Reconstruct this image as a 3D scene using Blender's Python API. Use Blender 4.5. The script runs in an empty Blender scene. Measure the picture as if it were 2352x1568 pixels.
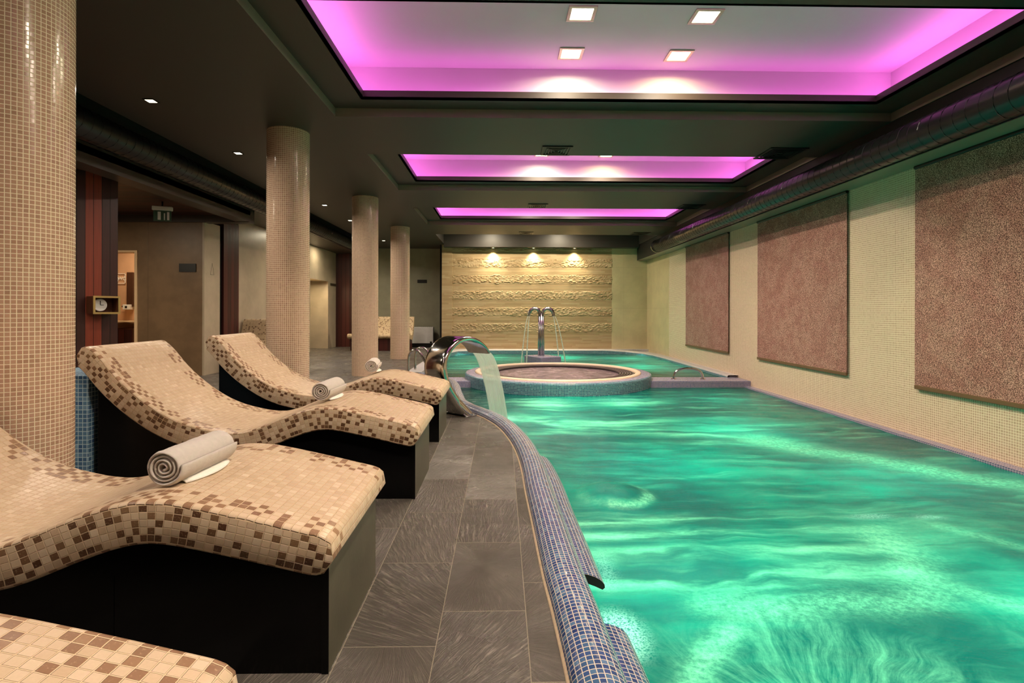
import bpy, math, random
from mathutils import Vector, Matrix, noise
random.seed(7)
PI = math.pi
sc = bpy.context.scene
COL = sc.collection

# ------------------------------------------------------------------ mesh helper
class MB:
    def __init__(s): s.v=[]; s.f=[]; s.uv=[]; s.mi=[]
    def face(s, pts, uvs=None, mi=0):
        n=len(s.v); s.v += [tuple(p) for p in pts]; s.f.append(tuple(range(n,n+len(pts))))
        if uvs is None:
            a=Vector(pts[1])-Vector(pts[0]); b=Vector(pts[-1])-Vector(pts[0]); nn=a.cross(b)
            ax=max(range(3), key=lambda i: abs(nn[i]))
            uvs=[(p[1],p[2]) if ax==0 else ((p[0],p[2]) if ax==1 else (p[0],p[1])) for p in pts]
        s.uv.append(list(uvs)); s.mi.append(mi)
    def box(s, x0,x1,y0,y1,z0,z1, mi=0, M=None):
        c=[Vector((x,y,z)) for x in (x0,x1) for y in (y0,y1) for z in (z0,z1)]
        fs=[((0,1,3,2),(1,2)),((4,6,7,5),(1,2)),((0,4,5,1),(0,2)),((2,3,7,6),(0,2)),((0,2,6,4),(0,1)),((1,5,7,3),(0,1))]
        n=len(s.v); s.v += [tuple(M@p if M else p) for p in c]
        for f,(a,b) in fs:
            s.f.append(tuple(n+i for i in f)); s.uv.append([(c[i][a],c[i][b]) for i in f]); s.mi.append(mi)
        return s
    def grid(s, P, nu, nv, UV=None, cu=False, cv=False, mi=0):
        n=len(s.v); NU=nu if cu else nu+1; NV=nv if cv else nv+1
        for i in range(NU):
            for j in range(NV): s.v.append(tuple(P(i/nu,j/nv)))
        for i in range(nu):
            for j in range(nv):
                a=n+(i%NU)*NV+(j%NV); b=n+((i+1)%NU)*NV+(j%NV); c=n+((i+1)%NU)*NV+((j+1)%NV); d=n+(i%NU)*NV+((j+1)%NV)
                s.f.append((a,b,c,d)); s.mi.append(mi)
                if UV: s.uv.append([UV(i/nu,j/nv),UV((i+1)/nu,j/nv),UV((i+1)/nu,(j+1)/nv),UV(i/nu,(j+1)/nv)])
                else: s.uv.append([(i/nu,j/nv),((i+1)/nu,j/nv),((i+1)/nu,(j+1)/nv),(i/nu,(j+1)/nv)])
        return s
    def tube(s, path, r, n=12, cap=True, mi=0):
        path=[Vector(p) for p in path]; R=r if callable(r) else (lambda t: r)
        N=len(path); rings=[]; up=None; L=0
        for i,p in enumerate(path):
            t=(path[min(i+1,N-1)]-path[max(i-1,0)]).normalized()
            if up is None: up=Vector((0,0,1)) if abs(t.z)<.9 else Vector((1,0,0))
            a=(up-t*up.dot(t)).normalized(); b=t.cross(a); up=a
            if i: L+=(p-path[i-1]).length
            rr=R(i/(N-1)); k=len(s.v)
            for j in range(n):
                q=2*PI*j/n; s.v.append(tuple(p+a*rr*math.cos(q)+b*rr*math.sin(q)))
            rings.append((k,L))
        for (k,l0),(m,l1) in zip(rings,rings[1:]):
            for j in range(n):
                j2=(j+1)%n; s.f.append((k+j,k+j2,m+j2,m+j)); w=2*PI*R(.5)/n
                s.uv.append([(l0,j*w),(l0,(j+1)*w),(l1,(j+1)*w),(l1,j*w)]); s.mi.append(mi)
        if cap:
            for k,rev in ((rings[0][0],True),(rings[-1][0],False)):
                f=list(range(k,k+n)); f=f[::-1] if rev else f
                s.f.append(tuple(f)); s.uv.append([(0,0)]*n); s.mi.append(mi)
        return s
    def lathe(s, prof, c=(0,0,0), n=48, r0=None, mi=0):
        k=len(s.v); L=[0]
        for (a,b),(c2,d) in zip(prof,prof[1:]): L.append(L[-1]+math.hypot(c2-a,d-b))
        rr=r0 or max(p[0] for p in prof)
        for (r,z) in prof:
            for j in range(n):
                q=2*PI*j/n; s.v.append((c[0]+r*math.cos(q),c[1]+r*math.sin(q),c[2]+z))
        for i in range(len(prof)-1):
            for j in range(n):
                j2=(j+1)%n; s.f.append((k+i*n+j,k+i*n+j2,k+(i+1)*n+j2,k+(i+1)*n+j)); w=2*PI*rr/n
                s.uv.append([(j*w,L[i]),((j+1)*w,L[i]),((j+1)*w,L[i+1]),(j*w,L[i+1])]); s.mi.append(mi)
        return s
    def build(s, name, mats, parent=None, smooth=False, bevel=0, **props):
        me=bpy.data.meshes.new(name); me.from_pydata(s.v,[],s.f)
        uvl=me.uv_layers.new(name='UVMap'); flat=[]
        for fu in s.uv:
            for u in fu: flat += [u[0],u[1]]
        uvl.data.foreach_set('uv',flat)
        if not isinstance(mats,(list,tuple)): mats=[mats]
        for m in mats: me.materials.append(m)
        me.polygons.foreach_set('material_index',s.mi)
        if smooth: me.polygons.foreach_set('use_smooth',[True]*len(s.f))
        me.update()
        o=bpy.data.objects.new(name,me); COL.objects.link(o)
        if parent: o.parent=parent
        if bevel:
            b=o.modifiers.new('bevel','BEVEL'); b.width=bevel; b.segments=3; b.limit_method='ANGLE'
        if smooth and smooth!=True:
            pass
        for k,x in props.items(): o[k]=x
        return o

def tag(o,label,cat,group=None,kind=None):
    o['label']=label; o['category']=cat
    if group: o['group']=group
    if kind: o['kind']=kind
    return o
def empty(name,loc,label,cat,group=None,rz=0):
    o=bpy.data.objects.new(name,None); COL.objects.link(o); o.location=loc; o.rotation_euler=(0,0,rz); o.empty_display_size=.1
    return tag(o,label,cat,group)
def copy_tree(o,parent=None):
    c=o.copy(); COL.objects.link(c); c.parent=parent
    for ch in list(o.children): copy_tree(ch,c)
    return c
def struct(o,label=None):
    o['kind']='structure'
    if label: o['label']=label; 
    return o

# ------------------------------------------------------------------ materials
def srgb(r,g,b):
    f=lambda c:(c/255/12.92) if c/255<=.04045 else ((c/255+.055)/1.055)**2.4
    return (f(r),f(g),f(b),1)
class NT:
    def __init__(s,name):
        s.m=bpy.data.materials.new(name); s.m.use_nodes=True; s.t=s.m.node_tree; s.t.nodes.clear()
        s.out=s.t.nodes.new('ShaderNodeOutputMaterial')
    def n(s,typ,**kw):
        x=s.t.nodes.new(typ)
        for k,v in kw.items(): setattr(x,k,v)
        return x
    def set(s,sock,val):
        if hasattr(val,'links') or isinstance(val,bpy.types.NodeSocket): s.t.links.new(val,sock)
        elif val is not None:
            sock.default_value=val
    def math(s,op,a,b=None,c=None,clamp=False):
        x=s.n('ShaderNodeMath',operation=op,use_clamp=clamp)
        s.set(x.inputs[0],a)
        if b is not None: s.set(x.inputs[1],b)
        if c is not None: s.set(x.inputs[2],c)
        return x.outputs[0]
    def xyz(s,x,y,z=0.0):
        c=s.n('ShaderNodeCombineXYZ'); s.set(c.inputs[0],x); s.set(c.inputs[1],y); s.set(c.inputs[2],z); return c.outputs[0]
    def sep(s,v):
        c=s.n('ShaderNodeSeparateXYZ'); s.set(c.inputs[0],v); return c.outputs
    def noise(s,vec,scale,detail=3,rough=.55,dist=0):
        x=s.n('ShaderNodeTexNoise'); s.set(x.inputs['Vector'],vec); x.inputs['Scale'].default_value=scale
        x.inputs['Detail'].default_value=detail; x.inputs['Roughness'].default_value=rough; x.inputs['Distortion'].default_value=dist
        return x.outputs['Fac']
    def white(s,vec,col=False):
        x=s.n('ShaderNodeTexWhiteNoise',noise_dimensions='3D'); s.set(x.inputs['Vector'],vec); return x.outputs['Color' if col else 'Value']
    def ramp(s,fac,stops,interp='LINEAR'):
        x=s.n('ShaderNodeValToRGB'); s.set(x.inputs[0],fac); e=x.color_ramp.elements; x.color_ramp.interpolation=interp
        while len(e)>1: e.remove(e[-1])
        e[0].position=stops[0][0]; e[0].color=stops[0][1]
        for p,c in stops[1:]:
            k=e.new(p); k.color=c
        return x.outputs[0]
    def mix(s,fac,a,b,mode='MIX'):
        x=s.n('ShaderNodeMix',data_type='RGBA',blend_type=mode); s.set(x.inputs[0],fac); s.set(x.inputs[6],a); s.set(x.inputs[7],b); return x.outputs[2]
    def mixf(s,fac,a,b):
        x=s.n('ShaderNodeMix',data_type='FLOAT'); s.set(x.inputs[0],fac); s.set(x.inputs[2],a); s.set(x.inputs[3],b); return x.outputs[0]
    def smooth(s,v,a,b,lo=0.0,hi=1.0):
        x=s.n('ShaderNodeMapRange',interpolation_type='SMOOTHSTEP'); s.set(x.inputs[0],v)
        for i,q in enumerate((a,b,lo,hi)): s.set(x.inputs[i+1],q)
        return x.outputs[0]
    def bump(s,h,strength=.5,dist=.01,normal=None):
        x=s.n('ShaderNodeBump'); s.set(x.inputs['Height'],h); x.inputs['Strength'].default_value=strength; x.inputs['Distance'].default_value=dist
        if normal: s.set(x.inputs['Normal'],normal)
        return x.outputs[0]
    def principled(s,col,rough=.5,metal=0.0,normal=None,spec=.5,coat=0,trans=0,ior=1.45):
        p=s.n('ShaderNodeBsdfPrincipled'); s.set(p.inputs['Base Color'],col); s.set(p.inputs['Roughness'],rough); s.set(p.inputs['Metallic'],metal)
        s.set(p.inputs['Specular IOR Level'],spec); p.inputs['Coat Weight'].default_value=coat; p.inputs['Transmission Weight'].default_value=trans; p.inputs['IOR'].default_value=ior
        if normal: s.set(p.inputs['Normal'],normal)
        s.t.links.new(p.outputs[0],s.out.inputs[0]); return p
    def uv(s): return s.n('ShaderNodeTexCoord').outputs['UV']
    def pos(s): return s.n('ShaderNodeNewGeometry').outputs['Position']
    def obj(s): return s.n('ShaderNodeTexCoord').outputs['Object']

def simple(name,rgb,rough=.5,metal=0,var=.06,scale=8,bump=.0,spec=.5):
    m=NT(name); c=srgb(*rgb); no=m.noise(m.obj(),scale,4)
    k=m.mixf(no,1-var*2,1+var*2)
    x=m.n('ShaderNodeVectorMath',operation='SCALE'); x.inputs[0].default_value=c[:3]; m.set(x.inputs[3],k)
    nm=m.bump(m.noise(m.obj(),scale*12,4),bump,.004) if bump else None
    m.principled(x.outputs[0],rough,metal,nm,spec); return m.m
def emis(name,rgb,strength):
    m=NT(name); e=m.n('ShaderNodeEmission'); e.inputs[0].default_value=srgb(*rgb); e.inputs[1].default_value=strength
    m.t.links.new(e.outputs[0],m.out.inputs[0]); return m.m

def mosaic(name,pitch,stops,grout,gap=.07,rough=.25,warp=0.0,tilt=.25,bs=.5,dark=None,spec=.5,var=.1,interp='LINEAR',vmul=1.0):
    m=NT(name); vec=m.uv(); o=m.sep(vec); u,v=o[0],o[1]
    if warp:
        w=m.noise(vec,18,2); w2=m.noise(m.xyz(v,u,3.0),18,2)
        u=m.math('ADD',u,m.math('MULTIPLY',m.math('SUBTRACT',w,.5),warp)); v=m.math('ADD',v,m.math('MULTIPLY',m.math('SUBTRACT',w2,.5),warp))
    U=m.math('DIVIDE',u,pitch); V=m.math('DIVIDE',v,pitch*vmul)
    iu=m.math('FLOOR',U); iv=m.math('FLOOR',V); fu=m.math('SUBTRACT',U,iu); fv=m.math('SUBTRACT',V,iv)
    e=m.math('MINIMUM',m.math('MINIMUM',fu,m.math('SUBTRACT',1.0,fu)),m.math('MINIMUM',fv,m.math('SUBTRACT',1.0,fv)))
    mask=m.smooth(e,gap*.6,gap*1.5)
    cell=m.xyz(iu,iv,0.5); r=m.white(cell); rc=m.sep(m.white(m.xyz(iv,iu,9.5),True))
    tile=m.ramp(r,stops,interp)
    if dark: tile=dark(m,u,v,iu,iv,pitch,rc[2],tile)
    if var:
        tile=m.mix(m.math('MULTIPLY',m.smooth(m.noise(m.xyz(u,v,0.0),140,3),.35,.75),var*3),tile,(0.0,0.0,0.0,1),'MULTIPLY') if False else m.mix(m.math('MULTIPLY',m.noise(m.xyz(u,v,0.0),160,3),var*2),tile,m.mix(1.0,tile,(.45,.4,.38,1),'MULTIPLY'))
    col=m.mix(mask,grout,tile)
    h=m.math('ADD',mask,m.math('MULTIPLY',mask,m.math('ADD',m.math('MULTIPLY',m.math('SUBTRACT',fu,.5),m.math('MULTIPLY',m.math('SUBTRACT',rc[0],.5),tilt*2)),m.math('MULTIPLY',m.math('SUBTRACT',fv,.5),m.math('MULTIPLY',m.math('SUBTRACT',rc[1],.5),tilt*2)))))
    nb=m.bump(h,bs,pitch*.12)
    m.principled(col,m.mixf(mask,.85,rough),0,nb,spec); return m.m

# travertine mosaic with dark chequers along the borders of each lounger
LW=.72
def lounger_dark(L0,L1):
    def f(m,u,v,iu,iv,p,rnd,tile):
        cu=m.math('MULTIPLY',m.math('ADD',iu,.5),p); cv=m.math('MULTIPLY',m.math('ADD',iv,.5),p)
        d=m.math('MINIMUM',m.math('MINIMUM',cv,m.math('SUBTRACT',LW,cv)),m.math('MINIMUM',m.math('SUBTRACT',cu,L0),m.math('SUBTRACT',L1,cu)))
        border=m.math('MULTIPLY',m.math('LESS_THAN',d,.115),m.math('GREATER_THAN',d,-.5))
        side=m.math('LESS_THAN',v,-.5)
        p_=m.math('MAXIMUM',m.math('MULTIPLY',border,.36),m.math('MULTIPLY',side,.30))
        par=m.math('FRACT',m.math('MULTIPLY',m.math('ADD',iu,iv),.5)); p_=m.math('MULTIPLY',p_,m.mixf(m.math('GREATER_THAN',par,.25),1.75,.4)); isd=m.math('LESS_THAN',rnd,p_)
        dk=m.ramp(m.white(m.xyz(iu,iv,4.5)),[(0,srgb(88,58,40)),(.5,srgb(112,80,56)),(1,srgb(140,108,78))])
        dk=m.mix(m.smooth(m.noise(m.xyz(u,v,1.0),150,3,.7),.55,.7),dk,srgb(176,150,116))
        dk=m.mix(m.math('MULTIPLY',m.math('GREATER_THAN',v,-.5),.4),dk,srgb(190,150,118))
        return m.mix(isd,tile,dk)
    return f
travertine=mosaic('travertine_mosaic',.027,[(0,srgb(212,186,154)),(.4,srgb(220,196,166)),(.75,srgb(204,176,144)),(1,srgb(230,208,180))],srgb(222,192,156),gap=.05,rough=.33,warp=.004,tilt=.3,bs=.9,dark=lounger_dark(-.05,3.2),var=.12)
bench_mos=mosaic('bench_mosaic',.03,[(0,srgb(190,165,128)),(.8,srgb(205,182,145)),(.86,srgb(120,95,70)),(1,srgb(135,105,80))],srgb(210,185,145),gap=.05,rough=.5,warp=.004)
col_mos=mosaic('column_mosaic',.0205,[(0,srgb(194,154,128)),(.5,srgb(204,166,138)),(1,srgb(184,146,120))],srgb(250,236,204),gap=.075,rough=.16,tilt=.22,bs=.5,var=.05,warp=.0015)
wall_mos=mosaic('wall_mosaic',.0235,[(0,srgb(206,176,148)),(.5,srgb(216,188,160)),(1,srgb(198,168,140))],srgb(250,236,208),gap=.085,rough=.2,tilt=.12,bs=.4,var=.05,warp=.001)
blue_mos=mosaic('blue_mosaic',.021,[(0,srgb(44,62,108)),(.3,srgb(62,86,132)),(.55,srgb(48,72,118)),(.8,srgb(92,124,156)),(1,srgb(46,78,116))],srgb(205,192,178),gap=.07,rough=.14,tilt=.35,bs=.6,var=.08)
blue_small=mosaic('blue_mosaic_pool_wall',.024,[(0,srgb(30,84,116)),(.3,srgb(50,116,140)),(.6,srgb(36,92,126)),(1,srgb(84,150,166))],srgb(186,206,200),gap=.07,rough=.18,tilt=.2,bs=.4,var=.05)
plinth_mos=mosaic('plinth_mosaic',.025,[(0,srgb(70,104,136)),(.4,srgb(94,130,158)),(.7,srgb(60,92,128)),(1,srgb(120,154,176))],srgb(170,196,204),gap=.07,rough=.2,tilt=.2,bs=.4,var=.05)
purple_mos=mosaic('coping_mosaic',.024,[(0,srgb(96,96,136)),(.4,srgb(120,114,148)),(1,srgb(84,96,138))],srgb(206,196,200),gap=.07,rough=.25,tilt=.3,bs=.4,var=.05)
pale_mos=mosaic('pale_coping_mosaic',.024,[(0,srgb(178,180,190)),(1,srgb(200,196,196))],srgb(222,214,204),gap=.07,rough=.3,tilt=.2,bs=.4,var=.05)

dark_ceiling=simple('dark_ceiling_paint',(58,53,49),.45,0,.05,3)
step_paint=simple('ceiling_step_paint',(136,126,110),.4,0,.05,3)
cove_white=simple('cove_white_paint',(206,200,198),.7,0,.02,3)
black_tile=simple('black_polished_tile',(7,7,8),.2,0,.2,6,0,.25)
lip_paint=simple('cove_lip_paint',(70,60,54),.4,0,.05,3)
face_paint=simple('bulkhead_black_paint',(26,25,24),.5)
void_shade=simple('black_void_shade',(14,14,15),.8)  # black colour stands in for the shade inside the hollow roll end
duct_mat=simple('duct_dark_metal',(48,48,50),.28,.6,.1,6)
steel=simple('brushed_stainless_steel',(200,196,188),.12,1,.04,30)
steel_dull=simple('worn_stainless_steel',(170,170,166),.22,1,.06,30)
white_plastic=simple('white_plastic',(222,220,212),.4)
black_plastic=simple('black_plastic',(12,12,12),.4)
frame_mat=simple('lamp_frame_metal',(200,190,160),.35,.5)
cream_rim=simple('cream_rim_stone',(232,206,178),.4,0,.04,20)
mortar=simple('mortar',(190,168,140),.9,0,.15,40,.5)
towel_mat=simple('white_terry_cloth',(236,226,216),.95,0,.05,60,1.0,.1)
towel_hem=simple('towel_hem_cloth',(240,236,226),.8,0,.04,60,.3,.2)
brass_box=simple('pale_gold_frame',(176,150,92),.4,.4)
box_wood=simple('box_side_wood',(92,52,32),.5,0,.1,10)
glass_green=simple('green_glass_panel',(70,92,76),.2)
orange_wall=simple('warm_orange_wall_tile',(200,156,120),.5,0,.08,4)
warm_jamb=simple('cream_door_jamb',(240,205,160),.5)

def plaster(name,rgb,tw=1.2,th=.6,rough=.45,var=.1,joint=.5):
    m=NT(name); uv=m.uv(); o=m.sep(uv)
    fu=m.math('FRACT',m.math('DIVIDE',o[0],tw)); fv=m.math('FRACT',m.math('DIVIDE',o[1],th))
    e=m.math('MINIMUM',m.math('MULTIPLY',m.math('MINIMUM',fu,m.math('SUBTRACT',1.0,fu)),tw),m.math('MULTIPLY',m.math('MINIMUM',fv,m.math('SUBTRACT',1.0,fv)),th))
    j=m.smooth(e,.001,.005)
    c=srgb(*rgb); n1=m.noise(uv,2.2,6,.6); c2=m.mix(m.smooth(n1,.3,.7),(c[0]*(1-var*1.6),c[1]*(1-var*1.6),c[2]*(1-var*1.6),1),(c[0]*(1+var),c[1]*(1+var),c[2]*(1+var),1))
    n2=m.noise(uv,60,4); c3=m.mix(m.math('MULTIPLY',n2,.15),c2,(c[0]*.6,c[1]*.6,c[2]*.6,1))
    m.principled(m.mix(m.mixf(j,joint,0.0),c3,(c[0]*.35,c[1]*.35,c[2]*.35,1)),rough,0,m.bump(m.math('ADD',n2,j),.15,.003)); return m.m
cream_tile=plaster('cream_wall_tile',(206,190,150),1.2,1.2,.35,.07,.3)
grey_tile=plaster('grey_green_wall_tile',(150,148,126),1.4,3.5,.4,.08,.4)
light_tile=plaster('light_stone_wall_tile',(188,172,146),1.5,3.5,.4,.08,.35)
brown_tile=plaster('brown_wall_tile',(132,106,78),1.0,3.6,.4,.12,.7)
slate_side=plaster('slate_end_tile',(88,86,70),.6,1.2,.4,.2,.3)

def wood(name,a,b,pitch=.14,axis=0):
    m=NT(name); uv=m.uv(); o=m.sep(uv)
    q=m.math('DIVIDE',o[axis],pitch); i=m.math('FLOOR',q); f=m.math('SUBTRACT',q,i)
    r=m.white(m.xyz(i,1.5,2.5)); g=m.noise(m.xyz(m.math('MULTIPLY',o[axis],60.0),m.math('MULTIPLY',o[1-axis],1.5),i),1.0,4)
    c=m.ramp(r,[(0,srgb(*a)),(.45,srgb(*a)),(.55,srgb(*b)),(1,srgb(*b))])
    c=m.mix(m.math('MULTIPLY',g,.6),c,(.008,.004,.003,1))
    e=m.smooth(m.math('MINIMUM',f,m.math('SUBTRACT',1.0,f)),.01,.05)
    m.principled(m.mix(e,(.004,.003,.003,1),c),.4,0,m.bump(e,.5,.005)); return m.m
wood_mat=wood('reddish_wood_planks',(150,66,42),(66,34,28),.085)
wood_post=wood('dark_red_wood',(92,40,34),(70,32,28),.12)
wood_ceiling=wood('wood_ceiling_boards',(88,40,28),(60,32,24),.1,1)

# slate deck: staggered 30 x 60 tiles with streaked cleft texture
def slate():
    m=NT('slate_floor_tile'); P=m.pos(); o=m.sep(P); x,y=o[0],o[1]
    U=m.math('DIVIDE',m.math('SUBTRACT',x,-.213),.304); iu=m.math('FLOOR',U); fu=m.math('SUBTRACT',U,iu)
    V=m.math('SUBTRACT',m.math('DIVIDE',m.math('SUBTRACT',y,2.0),.595),m.math('MULTIPLY',iu,.35)); iv=m.math('FLOOR',V); fv=m.math('SUBTRACT',V,iv)
    du=m.math('MULTIPLY',m.math('MINIMUM',fu,m.math('SUBTRACT',1.0,fu)),.304); dv=m.math('MULTIPLY',m.math('MINIMUM',fv,m.math('SUBTRACT',1.0,fv)),.595)
    e=m.math('MINIMUM',du,dv); j=m.smooth(e,.0008,.0022); rc=m.sep(m.white(m.xyz(iu,iv,1.5),True))
    # streaks fan out from a point outside each tile
    cx=m.math('MULTIPLY',m.math('SUBTRACT',rc[0],.5),1.6); cy=m.math('MULTIPLY',m.math('SUBTRACT',rc[1],.5),2.2)
    lx=m.math('SUBTRACT',m.math('MULTIPLY',m.math('SUBTRACT',fu,.5),.304),cx); ly=m.math('SUBTRACT',m.math('MULTIPLY',m.math('SUBTRACT',fv,.5),.595),cy)
    wv=m.noise(P,7,2); lx=m.math('ADD',lx,m.math('MULTIPLY',wv,.035))
    th=m.math('ARCTAN2',ly,lx); rr=m.math('SQRT',m.math('ADD',m.math('MULTIPLY',lx,lx),m.math('MULTIPLY',ly,ly)))
    st=m.noise(m.xyz(m.math('MULTIPLY',th,110.0),m.math('MULTIPLY',rr,9.0),m.math('MULTIPLY',rc[2],50.0)),1.0,4,.65)
    fine=m.noise(P,55,3,.7); big=m.noise(P,3.2,4)
    h=m.math('ADD',m.smooth(st,.3,.75),m.math('MULTIPLY',fine,.5))
    base=m.mix(rc[2],srgb(82,77,72),srgb(98,92,86)); base=m.mix(m.smooth(st,.45,.74),base,srgb(132,124,114)); base=m.mix(m.math('MULTIPLY',m.smooth(big,.35,.7),.5),base,srgb(66,60,52))
    dk=m.smooth(m.noise(P,22,2,.5),.76,.8); base=m.mix(dk,base,srgb(22,20,18))
    col=m.mix(j,srgb(150,140,122),base)
    m.principled(col,m.mixf(m.smooth(big,.3,.7),.24,.38),0,m.bump(m.math('ADD',h,m.math('MULTIPLY',j,.6)),.55,.006),.45); return m.m
slate_mat=slate()

# back feature wall: travertine strips in smooth and split-face bands
def stone():
    m=NT('travertine_strip_wall'); P=m.pos(); o=m.sep(P)
    q=m.math('DIVIDE',o[2],.045); i=m.math('FLOOR',q); f=m.math('SUBTRACT',q,i)
    row=m.white(m.xyz(i,3.5,.5)); br=m.math('DIVIDE',m.math('ADD',o[0],m.math('MULTIPLY',row,3.0)),.55); ib=m.math('FLOOR',br); r=m.white(m.xyz(ib,i,7.5))
    g=m.noise(m.xyz(m.math('MULTIPLY',o[0],3.0),0.0,m.math('MULTIPLY',o[2],60.0)),1.0,4)
    c=m.ramp(r,[(0,srgb(166,136,96)),(.5,srgb(184,156,116)),(1,srgb(198,174,136))])
    c=m.mix(m.math('MULTIPLY',g,.6),c,srgb(140,112,78)); c=m.mix(m.math('MULTIPLY',m.noise(P,2.0,3),.3),c,srgb(206,184,146))
    e=m.smooth(m.math('MINIMUM',f,m.math('SUBTRACT',1.0,f)),.02,.12)
    m.principled(m.mix(m.mixf(e,.35,0.0),c,srgb(90,72,50)),.55,0,m.bump(m.math('ADD',g,e),.3,.006)); return m.m
stone_mat=stone()

def blind():
    m=NT('speckled_blind_fabric'); P=m.pos(); n=m.noise(P,120,3,.7); big=m.noise(P,2.6,4,.6)
    c=m.ramp(m.smooth(n,.36,.64),[(0,srgb(70,44,38)),(.45,srgb(146,104,92)),(1,srgb(236,190,172))])
    big2=m.noise(P,9,3,.6); c=m.mix(m.math('MULTIPLY',m.smooth(m.math('ADD',m.math('MULTIPLY',big,.5),m.math('MULTIPLY',big2,.5)),.4,.6),.55),c,m.mix(1.0,c,(.70,.48,.48,1),'MULTIPLY'))
    m.principled(c,.8,0,m.bump(n,.2,.004)); return m.m
blind_mat=blind()
blind_rail_mat=simple('blind_bottom_rail',(110,84,56),.5)

# ------------------------------------------------------------------ camera
H=1.1; F=1250.0
cam=bpy.data.cameras.new('camera'); co=bpy.data.objects.new('camera',cam); COL.objects.link(co)
cam.sensor_width=36; cam.lens=36*F/2352; cam.shift_y=-69/2352; cam.clip_start=.05
yaw=math.radians(1.1); roll=math.radians(.12)
co.matrix_world=Matrix.Translation((0,0,H))@Matrix.Rotation(-yaw,4,'Z')@Matrix.Rotation(PI/2,4,'X')@Matrix.Rotation(roll,4,'Z')
sc.camera=co

ZC=3.05      # dark ceiling
XW=4.3       # mosaic wall
WZ=-.2       # front pool water
WZ2=-.12     # back pool water

# ------------------------------------------------------------------ pool edge curve
EP=[(-3.2,.23),(0,.225),(1.0,.21),(1.606,.2017),(1.978,.19),(2.27,.176),(2.88,.161),(3.285,.15),(3.78,.142),(4.25,.115),(4.677,.064),(5.18,-.035),(5.59,-.175),(5.86,-.306),(6.1,-.43),(6.5,-.57),(7.2,-.68),(8.3,-.85),(8.9,-1.15),(9.32,-1.45)]
def EX(y):
    if y<=EP[0][0]: return EP[0][1]
    for k in range(len(EP)-1):
        y0,x0=EP[k]; y1,x1=EP[k+1]
        if y<=y1:
            t=(y-y0)/(y1-y0)
            ym,xm=EP[max(k-1,0)]; yp,xp=EP[min(k+2,len(EP)-1)]
            m0=(x1-xm)/(y1-ym) if y1!=ym else 0; m1=(xp-x0)/(yp-y0) if yp!=y0 else 0
            h=y1-y0; return (2*t**3-3*t*t+1)*x0+(t**3-2*t*t+t)*h*m0+(-2*t**3+3*t*t)*x1+(t**3-t*t)*h*m1
    return -1.45
def edge_pts(y0,y1,step=.03):
    n=max(2,int((y1-y0)/step)); return [(EX(y0+(y1-y0)*i/n),y0+(y1-y0)*i/n) for i in range(n+1)]

# floor
fb=MB(); Y=[-3.2+.1*i for i in range(126)]+[9.32]
Y=sorted(set([y for y in Y if y<=9.32]))
for a,b in zip(Y,Y[1:]): fb.face([(-8.2,a,0),(EX(a)+.02,a,0),(EX(b)+.02,b,0),(-8.2,b,0)])
fb.face([(-8.2,9.32,0),(-1.43,9.32,0),(-1.43,17.3,0),(-8.2,17.3,0)])
struct(fb.build('floor',slate_mat))

def sweep(y0,y1,prof,name,mat,parent=None,cap=False,step=.03,smooth=True):
    pts=edge_pts(y0,y1,step); n=len(pts); nm=[]
    for i in range(n):
        a=pts[max(i-1,0)]; b=pts[min(i+1,n-1)]; dx,dy=b[0]-a[0],b[1]-a[1]; l=math.hypot(dx,dy); nm.append((dy/l,-dx/l))
    L=[0]
    for a,b in zip(pts,pts[1:]): L.append(L[-1]+math.hypot(b[0]-a[0],b[1]-a[1]))
    PL=[0]
    for a,b in zip(prof,prof[1:]): PL.append(PL[-1]+math.hypot(b[0]-a[0],b[1]-a[1]))
    mb=MB(); m=len(prof)
    mb.grid(lambda u,v:(pts[round(u*(n-1))][0]+nm[round(u*(n-1))][0]*prof[round(v*(m-1))][0], pts[round(u*(n-1))][1]+nm[round(u*(n-1))][1]*prof[round(v*(m-1))][0], prof[round(v*(m-1))][1]),
        n-1,m-1,lambda u,v:(L[round(u*(n-1))],PL[round(v*(m-1))]))
    if cap:
        for i in (0,n-1):
            f=[(pts[i][0]+nm[i][0]*p[0],pts[i][1]+nm[i][1]*p[0],p[1]) for p in prof]
            mb.face(f,[(p[0],p[1]) for p in prof],1)
    return mb.build(name,mat,parent,smooth=smooth)
# rim: bullnose with smooth arc
def arc(cx,cz,rx,rz,a0,a1,n):
    return [(cx+rx*math.cos(math.radians(a0+(a1-a0)*i/n)),cz+rz*math.sin(math.radians(a0+(a1-a0)*i/n))) for i in range(n+1)]
rimprof=[(0,-.02)]+arc(.085,.0,.085,.062,180,0,14)+[(.172,-.05),(.172,-.45),(.172,-1.4)]
rim=sweep(-3.0,9.3,rimprof,'pool_kerb',blue_mos); tag(rim,'rounded blue mosaic rim curving between the slate deck and the pool','pool rim')
mort=sweep(-3.0,8.3,[(-.008,.0005),(-.005,.006),(.004,.009)],'mortar_line',mortar,rim)
lip=[(.15,-.05),(.18,-.05),(.21,-.056),(.24,-.066),(.265,-.08),(.283,-.10),(.285,-.115),(.275,-.124),(.24,-.108),(.2,-.092),(.15,-.088)]
l1=sweep(2.38,4.35,lip,'pool_headrest',[blue_mos,void_shade],None,True); tag(l1,'longer low blue mosaic roll along the pool rim with a dark open end','pool headrest','mosaic rolls along the pool rim')
l2=sweep(-1.0,2.0,lip,'pool_headrest',[blue_mos,void_shade],None,True); tag(l2,'low blue mosaic roll on the pool rim nearest the camera, beside the white foam','pool headrest','mosaic rolls along the pool rim')

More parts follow.
